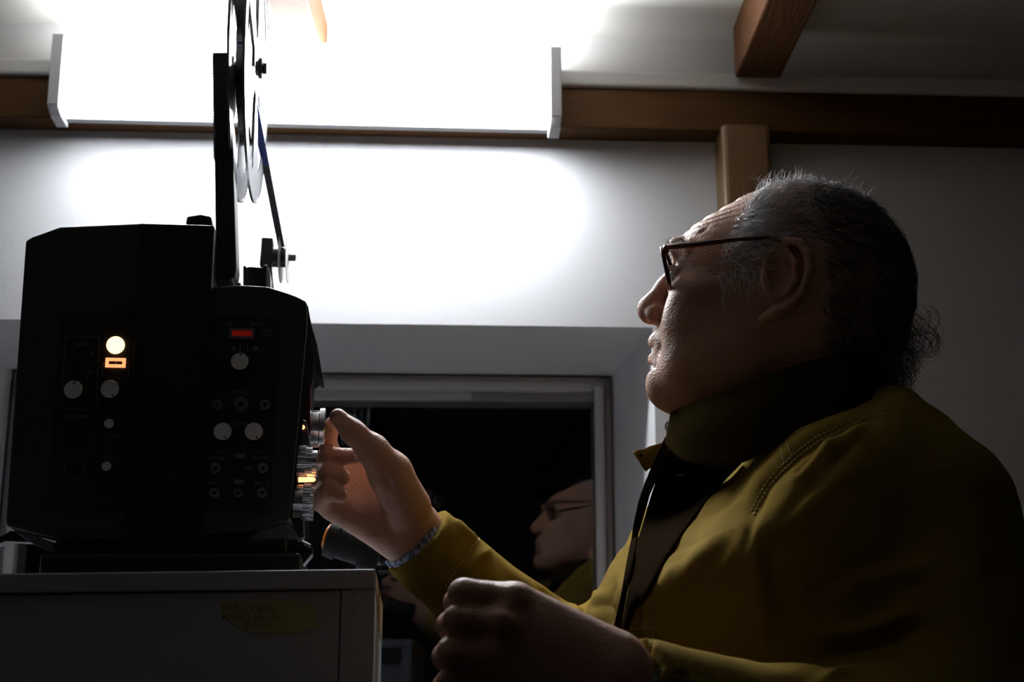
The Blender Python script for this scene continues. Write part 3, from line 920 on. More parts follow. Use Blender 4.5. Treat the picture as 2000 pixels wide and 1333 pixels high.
for sgn in (1, -1):
    E((156, -40, sgn * 66), (60, 82, 46), 30)   # cheek
    E((150, -128, sgn * 66), (62, 62, 46), 30)  # jowl
    E((142, 18, sgn * 88), (44, 26, 32), 30)    # cheekbone
    E((60, -95, sgn * 92), (70, 75, 30), 40)    # jaw angle
    E((222, 64, sgn * 42), (32, 21, 28), 16, True)      # eye socket
    E((184, 60, sgn * 42), (23, 21, 25), 6)             # closed around the eyeball
    CH([(205, 66, sgn * 20), (209, 72, sgn * 40), (190, 66, sgn * 66)], [5, 6, 5], 5)   # upper lid
    CH([(203, 52, sgn * 20), (203, 45, sgn * 42), (186, 48, sgn * 64)], [4, 5, 4], 5)   # lower lid
    CH([(205, 36, sgn * 26), (196, 28, sgn * 50), (178, 32, sgn * 66)], [8, 9, 7], 10)   # bag below the eye
    CH([(196, 112, sgn * 14), (193, 116, sgn * 46), (166, 106, sgn * 80)], [13, 13, 9], 18)  # brow
CH([(197, 82, 0), (222, 42, 0), (252, 4, 0)], [14, 17, 20], 12)  # nose ridge
E((248, -6, 0), (29, 27, 25), 12)
for sgn in (1, -1):
    E((235, -15, sgn * 23), (22, 18, 15), 8)
    E((246, -34, sgn * 10), (13, 9, 6), 4, True)
Cc((226, -24, 0), (252, -20, 0), 11, 10, 8)
CH([(205, -76, -40), (229, -68, -18), (236, -69, 0), (229, -68, 18), (205, -76, 40)], [8, 14, 15, 14, 8], 12)
CH([(205, -98, -36), (228, -104, -16), (235, -105, 0), (228, -104, 16), (205, -98, 36)], [8, 15, 16, 15, 8], 10)
CH([(220, -88, -38), (240, -87, -18), (249, -86, 0), (240, -87, 18), (220, -88, 38)], [2.5, 4, 4.5, 4, 2.5], 8, True)
CH([(232, -128, -30), (244, -129, 0), (232, -128, 30)], [8, 10, 8], 14, True)
# ears
for sgn in (1, -1):
    def e3(a, b, c): return (a, b, sgn * c)
    E(e3(-20, 38, 150), (44, 70, 12), 10, axes=((1, 0, sgn * 0.28), (0, 1, 0), (-0.28 * sgn, 0, 1)))
    hx = [(8, 78, 150), (-2, 92, 153), (-24, 101, 158), (-48, 96, 165), (-62, 74, 170), (-66, 44, 172), (-54, 8, 166), (-32, -18, 158), (-8, -36, 152)]
    CH([e3(*p) for p in hx], [6, 7, 8, 8, 8, 7.5, 7, 8, 9], 5)
    Cc(e3(-6, -32, 151), e3(14, -42, 147), 14, 12, 8)
    CH([e3(-22, 88, 160), e3(-40, 60, 166), e3(-40, 28, 165), e3(-22, 2, 160)], [5, 6, 6, 6], 5)
    E(e3(-10, 30, 172), (20, 30, 20), 6, True)
    E(e3(-4, 60, 168), (16, 14, 12), 6, True)
    Cc(e3(18, 34, 148), e3(14, 14, 150), 9, 9, 8)
# neck and the fold below the chin
Cc((-62, -60, 0), (-110, -320, 0), 108, 90, 40)
Cc((140, -172, 0), (-20, -265, 0), 56, 66, 50)
# creases
G = H.groove
def gr_(pts, amp, wd): G([hs_(*p) for p in pts], amp * s_, wd * s_)
for sgn in (1, -1):
    gr_([(232, -12, sgn * 36), (236, -48, sgn * 48), (224, -82, sgn * 58), (208, -112, sgn * 62)], 4.5, 7)
    gr_([(222, -96, sgn * 46), (226, -125, sgn * 48), (216, -158, sgn * 52)], 2.2, 8)
    gr_([(178, 6, sgn * 70), (156, 25, sgn * 84), (120, 48, sgn * 100), (90, 66, sgn * 112)], 5, 7)
    gr_([(150, 120, sgn * 80), (128, 150, sgn * 92)], 3, 5)
    for i, (db, dl) in enumerate(((20, 30), (4, 34), (-12, 30))):
        gr_([(168, 60 + db * .4, sgn * 74), (150, 60 + db, sgn * (74 + dl * .6))], 2.5, 4)
ax_, ay_, az_ = H.ax
b_ = ay_[None, :, None] / s_; a_ = ax_[:, None, None] / s_; c_ = az_[None, None, :] / s_
msk = np.exp(-((b_ - 178) / 48) ** 4) * (a_ > 60) * np.exp(-((c_) / 95) ** 4)
H.f += (1.3 * s_ * np.sin((b_ + 6 * np.sin(c_ / 22) + 0.12 * a_) / 2.3) * msk).astype(np.float32)
msk = np.exp(-((b_ + 20) / 110) ** 4) * (a_ > 120) * (np.abs(c_) > 40)
H.f += (0.3 * s_ * np.sin((a_ * 0.9 + 0.25 * b_ + 7 * np.sin(b_ / 17)) / 4.1) * msk).astype(np.float32)
hv, hq = H.mesh()
hv = relax(hv, hq, 1, 0.35)
hloc = hv / s_                                   # in head units, for the hair
hn_loc = vnormals(hv, hq)
headv = np.array(HO) + hv @ HM

# ---- hands
def hpt(px, py, zc): return tuple(Z(px, py, zc))
def grid_around(pts, m, h):
    a = np.array(pts)
    return Field(a.min(0) - m, a.max(0) + m, h)
RH = grid_around([hpt(600, 790, 1.40), hpt(600, 1110, 1.40), hpt(1010, 1260, 1.54), hpt(850, 900, 1.54)], 0.02, 0.0013)
def rc_(p, q, r1, r2, k=0.006): RH.cap(hpt(*p), hpt(*q), r1, r2, k)
def rch(pts, rs, k=0.0035):
    RH2 = [hpt(*p) for p in pts]
    RH.chain(RH2, rs, k)
rc_((985, 1215, 1.50), (812, 1046, 1.475), 0.033, 0.0265, 0.01)
rc_((806, 1018, 1.475), (722, 912, 1.50), 0.022, 0.0165, 0.016)
rc_((812, 1040, 1.475), (690, 940, 1.495), 0.022, 0.0155, 0.016)
rc_((805, 1060, 1.475), (668, 968, 1.485), 0.020, 0.0150, 0.016)
rc_((790, 1065, 1.468), (652, 990, 1.470), 0.020, 0.0145, 0.014)
rch([(796, 992, 1.455), (762, 925, 1.440), (728, 880, 1.425), (690, 845, 1.415), (660, 815, 1.412)], [0.0245, 0.0215, 0.0150, 0.0112, 0.0085], 0.008)
rch([(722, 912, 1.50), (650, 893, 1.505), (640, 862, 1.478), (650, 828, 1.452)], [0.0135, 0.0105, 0.0092, 0.0078])
rch([(690, 940, 1.495), (624, 915, 1.490), (640, 893, 1.465), (699, 891, 1.450)], [0.0140, 0.0115, 0.0100, 0.0076], 0.006)
rch([(668, 968, 1.485), (620, 945, 1.475), (640, 925, 1.455), (668, 932, 1.452)], [0.0140, 0.0118, 0.0102, 0.0085], 0.007)
rch([(652, 990, 1.470), (622, 974, 1.460), (640, 958, 1.447), (664, 968, 1.446)], [0.0130, 0.0108, 0.0095, 0.0080], 0.007)
# thumb nail bed and creases
for pts, a2, w2 in (([(742, 900, 1.41), (760, 945, 1.42), (752, 1000, 1.445), (735, 1040, 1.45)], 0.0022, 0.004),
                    ([(660, 955, 1.46), (700, 985, 1.455), (748, 1000, 1.45)], 0.0015, 0.0035), ([(684, 862, 1.405), (700, 838, 1.405)], 0.001, 0.002)):
    RH.groove([hpt(*p) for p in pts], a2, w2)
rv, rq = RH.mesh()
rv = relax(rv, rq, 1, 0.4)

LH = grid_around([hpt(850, 1120, 0.94), hpt(850, 1440, 0.94), hpt(1420, 1520, 1.06), hpt(1400, 1200, 1.06)], 0.02, 0.0013)
def lch(pts, rs, k=0.0035): LH.chain([hpt(*p) for p in pts], rs, k)
lch([(1400, 1440, 1.03), (1205, 1352, 0.995)], [0.034, 0.029], 0.01)
for (x, y, z), r in (((1008, 1176, 1.000), .0135), ((985, 1226, 0.988), .0135), ((968, 1286, 0.984), .013), ((955, 1342, 0.988), .012)):
    lch([(1195, 1290 + (y - 1176) * 0.55, 0.998 - (0.006 if y > 1200 else 0)), (x, y, z)], [0.0215, r], 0.016)
lch([(1008, 1176, 1.000), (906, 1162, 0.990), (893, 1178, 1.022), (925, 1196, 1.040)], [0.0130, 0.0108, 0.0095, 0.0080])
lch([(985, 1226, 0.988), (897, 1212, 0.976), (880, 1222, 1.010), (915, 1240, 1.030)], [0.0130, 0.0108, 0.0095, 0.0080])
lch([(968, 1286, 0.984), (887, 1274, 0.970), (872, 1284, 1.006), (905, 1296, 1.026)], [0.0130, 0.0112, 0.0097, 0.0080])
lch([(955, 1342, 0.988), (882, 1336, 0.974), (870, 1344, 1.006), (905, 1352, 1.026)], [0.0120, 0.0104, 0.0090, 0.0075])
lch([(1150, 1290, 1.02), (1060, 1250, 1.05), (985, 1215, 1.058), (930, 1200, 1.052)], [0.020, 0.0135, 0.011, 0.009], 0.01)
for x, y, z, r in ((1002, 1168, 0.988, .0085), (982, 1216, 0.974, .0105), (962, 1276, 0.972, .009)):
    LH.ell(hpt(x, y, z), (r, r, r), 0.010)
for pts, a2, w2 in (([(960, 1180, .972), (905, 1186, .974), (878, 1190, .98)], .0022, .0028), ([(948, 1242, .966), (900, 1240, .966), (866, 1240, .97)], .0022, .0028),
                    ([(940, 1306, .966), (890, 1307, .964), (852, 1306, .968)], .0022, .0028), ([(1040, 1190, .975), (1000, 1196, .972), (975, 1190, .974)], .0014, .004),
                    ([(1030, 1246, .965), (985, 1250, .966)], .0012, .004)):
    LH.groove([hpt(*p) for p in pts], a2, w2)
for i in range(5):                                # skin folds at the bent finger joints and the wrist
    for (x, y, z) in ((905, 1137, 0.985), (878, 1205, 0.969), (872, 1262, 0.962)):
        LH.groove([hpt(x + 4 - i * 6, y + i * 2, z), hpt(x - 2 - i * 6, y + 22 + i, z)], 0.0004, 0.0011)
for i in range(6):
    LH.groove([hpt(1160 + i * 14, 1255 + i * 9, 0.975), hpt(1150 + i * 14, 1333 + i * 5, 0.962)], 0.0006, 0.0018)
lv, lq = LH.mesh()
lv = relax(lv, lq, 1, 0.4)

# ---- torso and arms of the body under the clothes, coarse
BF = Field((-0.15, 0.85, 0.80), (0.75, 1.80, 1.62), 0.008)
BF.cap(hpt(1560, 760, 1.37), hpt(1600, 960, 1.42), 0.052, 0.055, 0.02)
BF.ell(hpt(1640, 1120, 1.42), (0.085, 0.13, 0.14), 0.04)
BF.ell(hpt(1590, 1330, 1.42), (0.11, 0.13, 0.18), 0.04)
BF.cap(hpt(1800, 1040, 1.22), hpt(1850, 1430, 1.14), 0.045, 0.04, 0.03)
BF.cap(hpt(1850, 1430, 1.14), hpt(1400, 1440, 1.03), 0.036, 0.03, 0.02)
BF.cap(hpt(1640, 1080, 1.42), hpt(1480, 980, 1.57), 0.05, 0.042, 0.03)
BF.cap(hpt(1640, 1080, 1.42), hpt(1790, 1040, 1.24), 0.05, 0.045, 0.03)
BF.cap(hpt(1480, 960, 1.57), hpt(1160, 1330, 1.57), 0.042, 0.036, 0.03)
BF.cap(hpt(1160, 1330, 1.57), hpt(985, 1215, 1.50), 0.034, 0.031, 0.02)
tv, tq = BF.mesh()
allv, allq, off = [], [], 0
for v, q in ((headv, hq), (rv, rq), (lv, lq), (tv, tq)):
    allv.append(v); allq.append(q + off); off += len(v)
bv, bq = np.concatenate(allv), np.concatenate(allq)
body = link('body', to_mesh('body', bv - np.array(person.location), bq), M_skin, person)
tree_head = bvh(headv, hq)

def wpart(mb, name, m, **kw): return mb.build(name, m, kw.pop('parent', person), root=person, **kw)
# eyes
M_eye = mat('eye_white', (0.7, 0.66, 0.62), 0.15, vary=0.02)
M_iris = mat('dark_iris', (0.05, 0.03, 0.02), 0.1)
for sgn in (1, -1):
    c = Hw((187, 58, sgn * 42))
    d_ = (hF + hL * sgn * 0.05)
    u = MB()
    n_ = 16
    pr_ = [(-math.cos(math.pi * i / n_) * 0.0112, math.sin(math.pi * i / n_) * 0.0112 + 1e-5) for i in range(n_ + 1)]
    ey = wpart(MB().cyl(c, d_, pr_, 24), 'eye', M_eye, smooth=True)
    wpart(MB().cyl(c + d_.normalized() * 0.0096, d_, [(0, 0.0062), (0.0014, 0.0052), (0.0020, 0.003)], 20), 'iris', M_iris, smooth=True, parent=ey)
# nails
M_nail = mat('fingernail', (0.62, 0.42, 0.34), 0.3, vary=0.04)
def nail(c, tip_dir, n, wd, ln_):
    c, t, n = Vector(c), Vector(tip_dir).normalized(), Vector(n).normalized()
    n = (n - t * n.dot(t)).normalized()
    s2 = t.cross(n)
    vs_, fs = [], []
    for j in range(7):
        b = -1 + 2 * j / 6
        for i in range(7):
            a = -1 + 2 * i / 6
            w2 = wd * (1 - 0.25 * max(0, b) ** 3)
            vs_.append(c + t * (b * ln_) + s2 * (a * w2) - n * (a * a * wd * 0.45 + 0.25 * ln_ * max(0, b) ** 2 * 0.3))
    for j in range(6):
        for i in range(6):
            k = j * 7 + i
            fs.append((k, k + 1, k + 8, k + 7))
    mb = MB().add(vs_, fs)
    o = wpart(mb, 'fingernail', M_nail, smooth=True)
    md = o.modifiers.new('thickness', 'SOLIDIFY'); md.thickness = 0.0006; md.offset = 1
    return o
tdir = Z(660, 815, 1.412) - Z(690, 845, 1.415)
nail(Z(672, 818, 1.4115), tdir, C_R * 0.75 + C_U * 0.65 - C_F * 0.25, 0.0062, 0.0072)
nail(Z(703, 890, 1.4395), C_R, -C_F * 0.5 + C_U * 0.8, 0.0045, 0.005)

# ---- hair: thin tapering strands rooted on the scalp
def hair_mesh(strands, name, m, r0=0.00022):
    P_, R_ = [], []
    ns = len(strands); L = strands[0].shape[0]
    S = np.stack(strands)                         # ns, L, 3
    T = np.gradient(S, axis=1)
    T /= np.linalg.norm(T, axis=2, keepdims=True) + 1e-9
    ref = np.array([0.31, 0.22, 0.92])
    U_ = np.cross(T, ref); U_ /= np.linalg.norm(U_, axis=2, keepdims=True) + 1e-9
    V_ = np.cross(T, U_)
    rad = (r0 * (1 - 0.75 * np.linspace(0, 1, L) ** 2))[None, :, None]
    rings = [S + rad * (U_ * math.cos(a) + V_ * math.sin(a)) for a in (0, 2.094, 4.189)]
    v = np.stack(rings, 2).reshape(-1, 3)         # ns, L, 3ring
    base = (np.arange(ns)[:, None] * L + np.arange(L - 1)[None, :]).ravel() * 3
    q = []
    for i in range(3):
        j = (i + 1) % 3
        q.append(np.stack([base + i, base + j, base + 3 + j, base + 3 + i], 1))
    me = to_mesh(name, v - np.array(person.location), np.concatenate(q))
    return link(name, me, m, person)

M_hair = mat('grey_hair', (0.80, 0.80, 0.82), 0.35, vary=0.35, scale=60, spec=0.5)
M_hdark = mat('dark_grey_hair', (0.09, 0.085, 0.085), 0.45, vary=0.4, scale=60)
rg = np.random.default_rng(7)
def dens(p, n):
    a, b, c = p[:, 0], p[:, 1], np.abs(p[:, 2])
    d = np.where(a > 15, 0.20, np.where((a > -60) & (b > 60), 0.6, 1.0))
    # hairline: forehead and the front of the scalp are bare
    line = 104 - np.clip((b - 115) / 80, 0, 1) * 58 + 7 * np.sin(b / 9)
    d *= np.clip((line - a) / 22, 0, 1)
    d *= 1 - 0.35 * np.clip((b - 175) / 40, 0, 1)
    # below the jaw / around and in front of the ear
    d *= np.where((a > 15) & (b < 0), 0, 1)
    d *= np.where((a > 15) & (a < 62) & (b < 70), 0.12, 1)
    d *= np.where((a > -82) & (a < 32) & (b < 104) & (b > -60), 0.0, 1)
    d *= np.where((a > -80) & (b < -50), 0, 1)
    d *= np.where(b < -190, 0, 1)
    d *= np.where((c > 158), 0, 1)
    return d
dd = dens(hloc, hn_loc)
area_p = dd / dd.sum()
ids = rg.choice(len(hloc), 15000, p=area_p)
ids = ids[hloc[ids, 2] > -165]
def grow(i, L=9, length=None, curl=None):
    p = hloc[i].copy(); n = hn_loc[i].copy()
    a, b, c = p
    top = np.clip((b - 130) / 80, 0, 1)
    ln_ = length if length else rg.uniform(28, 60) * (1 - 0.25 * top)
    side = np.sign(c) if abs(c) > 1 else 1
    if a > 20 and b < 110:        # sideburn and temple
        g = np.array([-0.25 + 0.5 * rg.normal() * 0.6, -0.75 + rg.normal() * 0.35, 0.0])
        if b > 60: g = np.array([-0.9, 0.1 + rg.normal() * 0.4, 0.1 * side])
    elif b > 150:
        g = np.array([-0.5 + rg.normal() * 0.5, 0.35 + rg.normal() * 0.4, 0.35 * side + rg.normal() * 0.3])
    else:
        g = np.array([-0.75 + rg.normal() * 0.2, -0.55 * np.clip((140 - b) / 120, 0, 1) + rg.normal() * 0.2, 0.0])
    g -= n * (g @ n)
    g /= np.linalg.norm(g) + 1e-6
    lift = 0.10 + 0.25 * np.clip((a + 40) / 80, 0, 1) + 0.5 * top * rg.random() + 0.12 * rg.random()
    ph = rg.uniform(0, 6.28); w1 = rg.uniform(0.12, 0.42) + 0.35 * top
    s3 = np.cross(n, g)
    out = []
    q = p - n * 1.0
    step = ln_ / (L - 1)
    d = g + n * lift
    for k in range(L):
        out.append(q.copy())
        t = k / (L - 1)
        d2 = d + s3 * w1 * math.sin(ph + t * 5.5) * 1.6 + n * w1 * 0.7 * math.cos(ph + t * 5.0) - n * (0.55 * t)
        q = q + d2 / np.linalg.norm(d2) * step
        rel = np.array([(q[0] + 38) / 222, (q[1] - 66) / 183, q[2] / 155])
    return np.array(out)
strands = [grow(i) for i in ids]
W_ = lambda arr: np.array(HO) + (arr * s_) @ HM
light, dark = [], []
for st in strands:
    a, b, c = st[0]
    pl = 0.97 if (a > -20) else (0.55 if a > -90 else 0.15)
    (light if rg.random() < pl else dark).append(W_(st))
hair_mesh(light, 'hair', M_hair, 0.00020)['label'] = 'thin wavy light grey hair'
loose = []
cand = np.where((hloc[:, 0] > 25) & (hloc[:, 0] < 105 - np.clip(hloc[:, 1] - 105, 0, 100) * 0.6) & (hloc[:, 1] > 45) & (hloc[:, 1] < 212) & (hloc[:, 2] > 40))[0]
for i in rg.choice(cand, 380):
    st = grow(i, length=rg.uniform(34, 78))
    amp = rg.uniform(2, 7); ph = rg.uniform(0, 6)
    k = np.linspace(0, 1, len(st))
    st[:, 1] += amp * np.sin(k * 6 + ph) * k
    st[:, 2] += amp * 0.8 * (1 + np.cos(k * 5 + ph)) * k
    loose.append(W_(st))
hair_mesh(loose, 'temple_hair', M_hair, 0.00032)['label'] = 'longer loose white strands at the temple'
# wispy top fringe standing up against the wall
top = []
cand = np.where((hloc[:, 1] > 195) & (hloc[:, 0] < 30) & (hloc[:, 0] > -165) & (np.abs(hloc[:, 2]) < 100))[0]
for i in rg.choice(cand, 420):
    st = grow(i, length=rg.uniform(22, 52))
    k = np.linspace(0, 1, len(st))
    st[:, 1] += k ** 1.3 * rg.uniform(-2, 26)
    st[:, 0] += k * rg.normal() * 9
    top.append(W_(st))
hair_mesh(top, 'fringe_hair', M_hair, 0.00021)['label'] = 'wispy white hair along the crown'
# curls on the nape
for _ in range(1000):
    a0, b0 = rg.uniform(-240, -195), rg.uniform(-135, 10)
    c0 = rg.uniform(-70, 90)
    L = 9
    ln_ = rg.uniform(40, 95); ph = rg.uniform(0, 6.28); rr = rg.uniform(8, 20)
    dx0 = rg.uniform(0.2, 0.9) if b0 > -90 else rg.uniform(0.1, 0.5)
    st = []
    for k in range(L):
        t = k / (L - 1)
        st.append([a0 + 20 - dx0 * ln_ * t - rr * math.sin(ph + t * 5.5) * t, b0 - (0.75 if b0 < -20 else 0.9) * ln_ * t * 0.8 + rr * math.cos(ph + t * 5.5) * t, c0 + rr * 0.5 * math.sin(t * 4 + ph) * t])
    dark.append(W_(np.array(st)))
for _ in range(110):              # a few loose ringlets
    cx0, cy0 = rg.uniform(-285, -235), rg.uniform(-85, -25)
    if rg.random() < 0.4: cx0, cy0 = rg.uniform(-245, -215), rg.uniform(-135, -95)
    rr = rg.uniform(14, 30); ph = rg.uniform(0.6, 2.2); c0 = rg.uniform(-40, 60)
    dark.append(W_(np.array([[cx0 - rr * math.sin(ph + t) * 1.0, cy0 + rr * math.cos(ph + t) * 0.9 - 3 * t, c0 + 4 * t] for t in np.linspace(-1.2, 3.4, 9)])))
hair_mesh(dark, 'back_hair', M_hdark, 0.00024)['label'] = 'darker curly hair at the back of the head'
# eyebrows
brow = []
for sgn in (1, -1):
    for _ in range(260):
        t = rg.random()
        p0 = np.array([200 - 34 * t ** 2 + 6, 116 + 4 * math.sin(t * 3) + rg.normal() * 5, sgn * (14 + 64 * t)])
        d = np.array([rg.uniform(0.3, 1.2), rg.uniform(-0.6, 0.6), sgn * rg.uniform(0.2, 0.9)])
        ln_ = rg.uniform(8, 20)
        bend = rg.uniform(-0.9, 0.3)
        brow.append(W_(np.array([p0 + d * ln_ * k / 8 + np.array([0, bend * ln_ * (k / 8) ** 2, 0]) for k in range(9)])))
hair_mesh(brow, 'eyebrow', M_hdark, 0.00018)['label'] = 'bushy dark grey eyebrows'
# wrist hairs and lashes
wh = []
for _ in range(36):
    x, y = rg.uniform(826, 856), 0
    y = 965 + (x - 826) * 0.95 + rg.normal() * 4
    p0 = np.array(Z(x, y, 1.47))
    d = np.array(C_R) * rg.uniform(0.1, 0.9) + np.array(C_U) * rg.uniform(0.3, 1.0)
    wh.append(np.array([p0 + d * 0.009 * k / 8 + np.array(C_R) * 0.004 * (k / 8) ** 2 * rg.uniform(-0.3, 1) for k in range(9)]))
hair_mesh(wh, 'wrist_hair', M_hdark, 0.00009)

# ---- glasses
M_tort = mat('tortoiseshell_acetate', (0.09, 0.018, 0.007), 0.2, vary=0.9, scale=90)
gls = thing('eyeglasses', 'tortoiseshell eyeglasses worn by the grey-haired man', 'glasses', Hw((205, 60, 0)))
def gpart(mb, nm, m, **kw): return mb.build(nm, m, gls, root=gls, **kw)
fr_pts = lambda sgn: [Hw((212 - 0.11 * abs(x) * 0.9 + (y) * 0.22 - abs(x) * 0.02, 66 + y, sgn * (68 + x))) for x, y in
        [(50 * math.copysign(abs(math.cos(t)) ** 0.6, math.cos(t)), 38 * math.copysign(abs(math.sin(t)) ** 0.6, math.sin(t))) for t in [2 * math.pi * i / 40 for i in range(41)]]]
lensm = bpy.data.materials.new('spectacle_lens'); lensm.use_nodes = True
t = lensm.node_tree; t.nodes.clear()
o_ = t.nodes.new('ShaderNodeOutputMaterial'); m_ = t.nodes.new('ShaderNodeMixShader'); f_ = t.nodes.new('ShaderNodeFresnel'); f_.inputs[0].default_value = 1.5
a1_ = t.nodes.new('ShaderNodeBsdfTransparent'); a2_ = t.nodes.new('ShaderNodeBsdfGlossy'); a2_.inputs['Roughness'].default_value = 0.02
t.links.new(f_.outputs[0], m_.inputs[0]); t.links.new(a1_.outputs[0], m_.inputs[1]); t.links.new(a2_.outputs[0], m_.inputs[2]); t.links.new(m_.outputs[0], o_.inputs[0])
for sgn in (1, -1):
    pts = fr_pts(sgn)
    gpart(MB().tube(pts, 0.0021, 8, cap=False), 'rim', M_tort, smooth=True)
    c = sum((Vector(p) for p in pts[:-1]), Vector()) / 40
    vs_ = [c] + pts[:-1]
    mb = MB().add(vs_ + [q + hF * 0.001 for q in vs_], [(0, i + 1, (i + 1) % 40 + 1) for i in range(40)] + [(41, (i + 1) % 40 + 42, i + 42) for i in range(40)])
    gpart(mb, 'lens', lensm)
    gpart(MB().tube([Hw((206, 92, sgn * 114)), Hw((205, 97, sgn * 128)), Hw((196, 98, sgn * 136))], 0.0030, 8), 'hinge', M_tort, smooth=True)
    gpart(MB().tube([Hw((200, 98, sgn * 135)), Hw((150, 99, sgn * 143)), Hw((80, 105, sgn * 154)), Hw((10, 108, sgn * 160)), Hw((-14, 100, sgn * 160)), Hw((-30, 75, sgn * 157)), Hw((-40, 40, sgn * 154))],
          [0.0031, 0.0029, 0.0024, 0.0019, 0.0018, 0.0018, 0.0015], 8), 'temple_arm', M_tort, smooth=True)
gpart(MB().tube([Hw((214, 80, -22)), Hw((218, 88, 0)), Hw((214, 80, 22))], 0.0019, 8), 'bridge', M_tort, smooth=True)
# ------------------------------------------------------------------ jacket
M_jac = mat('olive_mustard_cotton', (0.215, 0.142, 0.026), 0.9, vary=0.12, scale=25, bump=0.3, bscale=900, spec=0.03)
M_stitch = mat('pale_stitching', (0.60, 0.50, 0.22), 0.8)
M_lin = mat('shaded_brown_corduroy', (0.014, 0.009, 0.005), 0.95, vary=0.15, spec=0.0)  # brown cloth, darkened to hold the shade below the collar
J = Field((-0.17, 0.86, 0.78), (0.68, 1.82, 1.60), 0.0030)
def jc(p, q, r1, r2, k=0.03): J.cap(hpt(*p), hpt(*q), r1, r2, k)
wx = (1, 0, 0)
def je(p, r, k=0.04, axes=None): J.ell(hpt(*p), r, k, False, axes)
tilt = (tuple(C_R), tuple(C_F), tuple(C_U))
je((1600, 1075, 1.395), (0.172, 0.205, 0.150), axes=tilt)
je((1545, 1260, 1.39), (0.172, 0.200, 0.20), axes=tilt)
je((1540, 1480, 1.40), (0.168, 0.195, 0.20), axes=tilt)
jc((1545, 890, 1.36), (1600, 930, 1.40), 0.085, 0.10, 0.04)
jc((1650, 885, 1.33), (1815, 1012, 1.235), 0.052, 0.072, 0.06)
jc((1500, 900, 1.45), (1470, 960, 1.60), 0.06, 0.062, 0.05)
jc((1690, 950, 1.38), (1800, 1040, 1.36), 0.075, 0.08, 0.06)
jc((1500, 1010, 1.30), (1440, 1140, 1.31), 0.11, 0.11, 0.05)
jc((1520, 1090, 1.27), (1440, 1260, 1.27), 0.125, 0.125, 0.05)
jc((1640, 930, 1.27), (1500, 1030, 1.26), 0.09, 0.09, 0.05)
# flat yoke and chest sloping away to the front edge
pA, pB, pC = Z(1735, 800, 1.20), Z(1462, 1020, 1.165), Z(1246, 1060, 1.33)
pn = (pB - pA).cross(pC - pA).normalized()
if pn.dot(-C_R) < 0: pn = -pn
x3, y3, z3 = J.ax[0][:, None, None], J.ax[1][None, :, None], J.ax[2][None, None, :]
dpl = (x3 - pA.x) * pn.x + (y3 - pA.y) * pn.y + (z3 - pA.z) * pn.z
print('PLANE', pn[:], [(q, round((Z(*q) - pA).dot(pn), 3)) for q in ((1300, 870, 1.34), (1230, 1060, 1.355), (1200, 1250, 1.34), (1560, 890, 1.16), (1400, 900, 1.27), (1700, 800, 1.3))])
kk = 0.02
hh = np.maximum(kk - np.abs(J.f - dpl), 0) / kk
J.f = (np.maximum(J.f, dpl) + hh * hh * kk * 0.25).astype(np.float32)
del dpl, hh
# his left sleeve
jc((1805, 1015, 1.235), (1872, 1420, 1.13), 0.076, 0.062, 0.012)
jc((1640, 1010, 1.25), (1640, 1300, 1.22), 0.085, 0.10, 0.03)
jc((1872, 1430, 1.13), (1560, 1452, 1.065), 0.060, 0.052, 0.02)
jc((1560, 1452, 1.065), (1180, 1352, 0.992), 0.052, 0.0415, 0.02)
# his right sleeve
jc((1470, 960, 1.60), (1165, 1312, 1.575), 0.062, 0.056, 0.03)
jc((1165, 1312, 1.575), (1010, 1232, 1.515), 0.057, 0.050, 0.02)
jc((1010, 1232, 1.515), (780, 1025, 1.470), 0.050, 0.0415, 0.02)
# cuffs: cut flat, hollow inside
rcut = Z(812, 1061, 1.475); rax = (Z(812, 1061, 1.475) - Z(950, 1200, 1.50)).normalized()
J.plane(rcut, rax, box=(rcut + rax * 0.045, 0.075))
J.cap(rcut + rax * 0.05, rcut + rax * 0.022, 0.0345, 0.0345, 0.002, True)
lcut = Z(1232, 1372, 1.000); lax = (Z(1180, 1352, 0.992) - Z(1560, 1452, 1.065)).normalized()
J.plane(lcut, lax, box=(lcut + lax * 0.045, 0.07))
J.cap(lcut + lax * 0.05, lcut + lax * 0.022, 0.0345, 0.0345, 0.002, True)
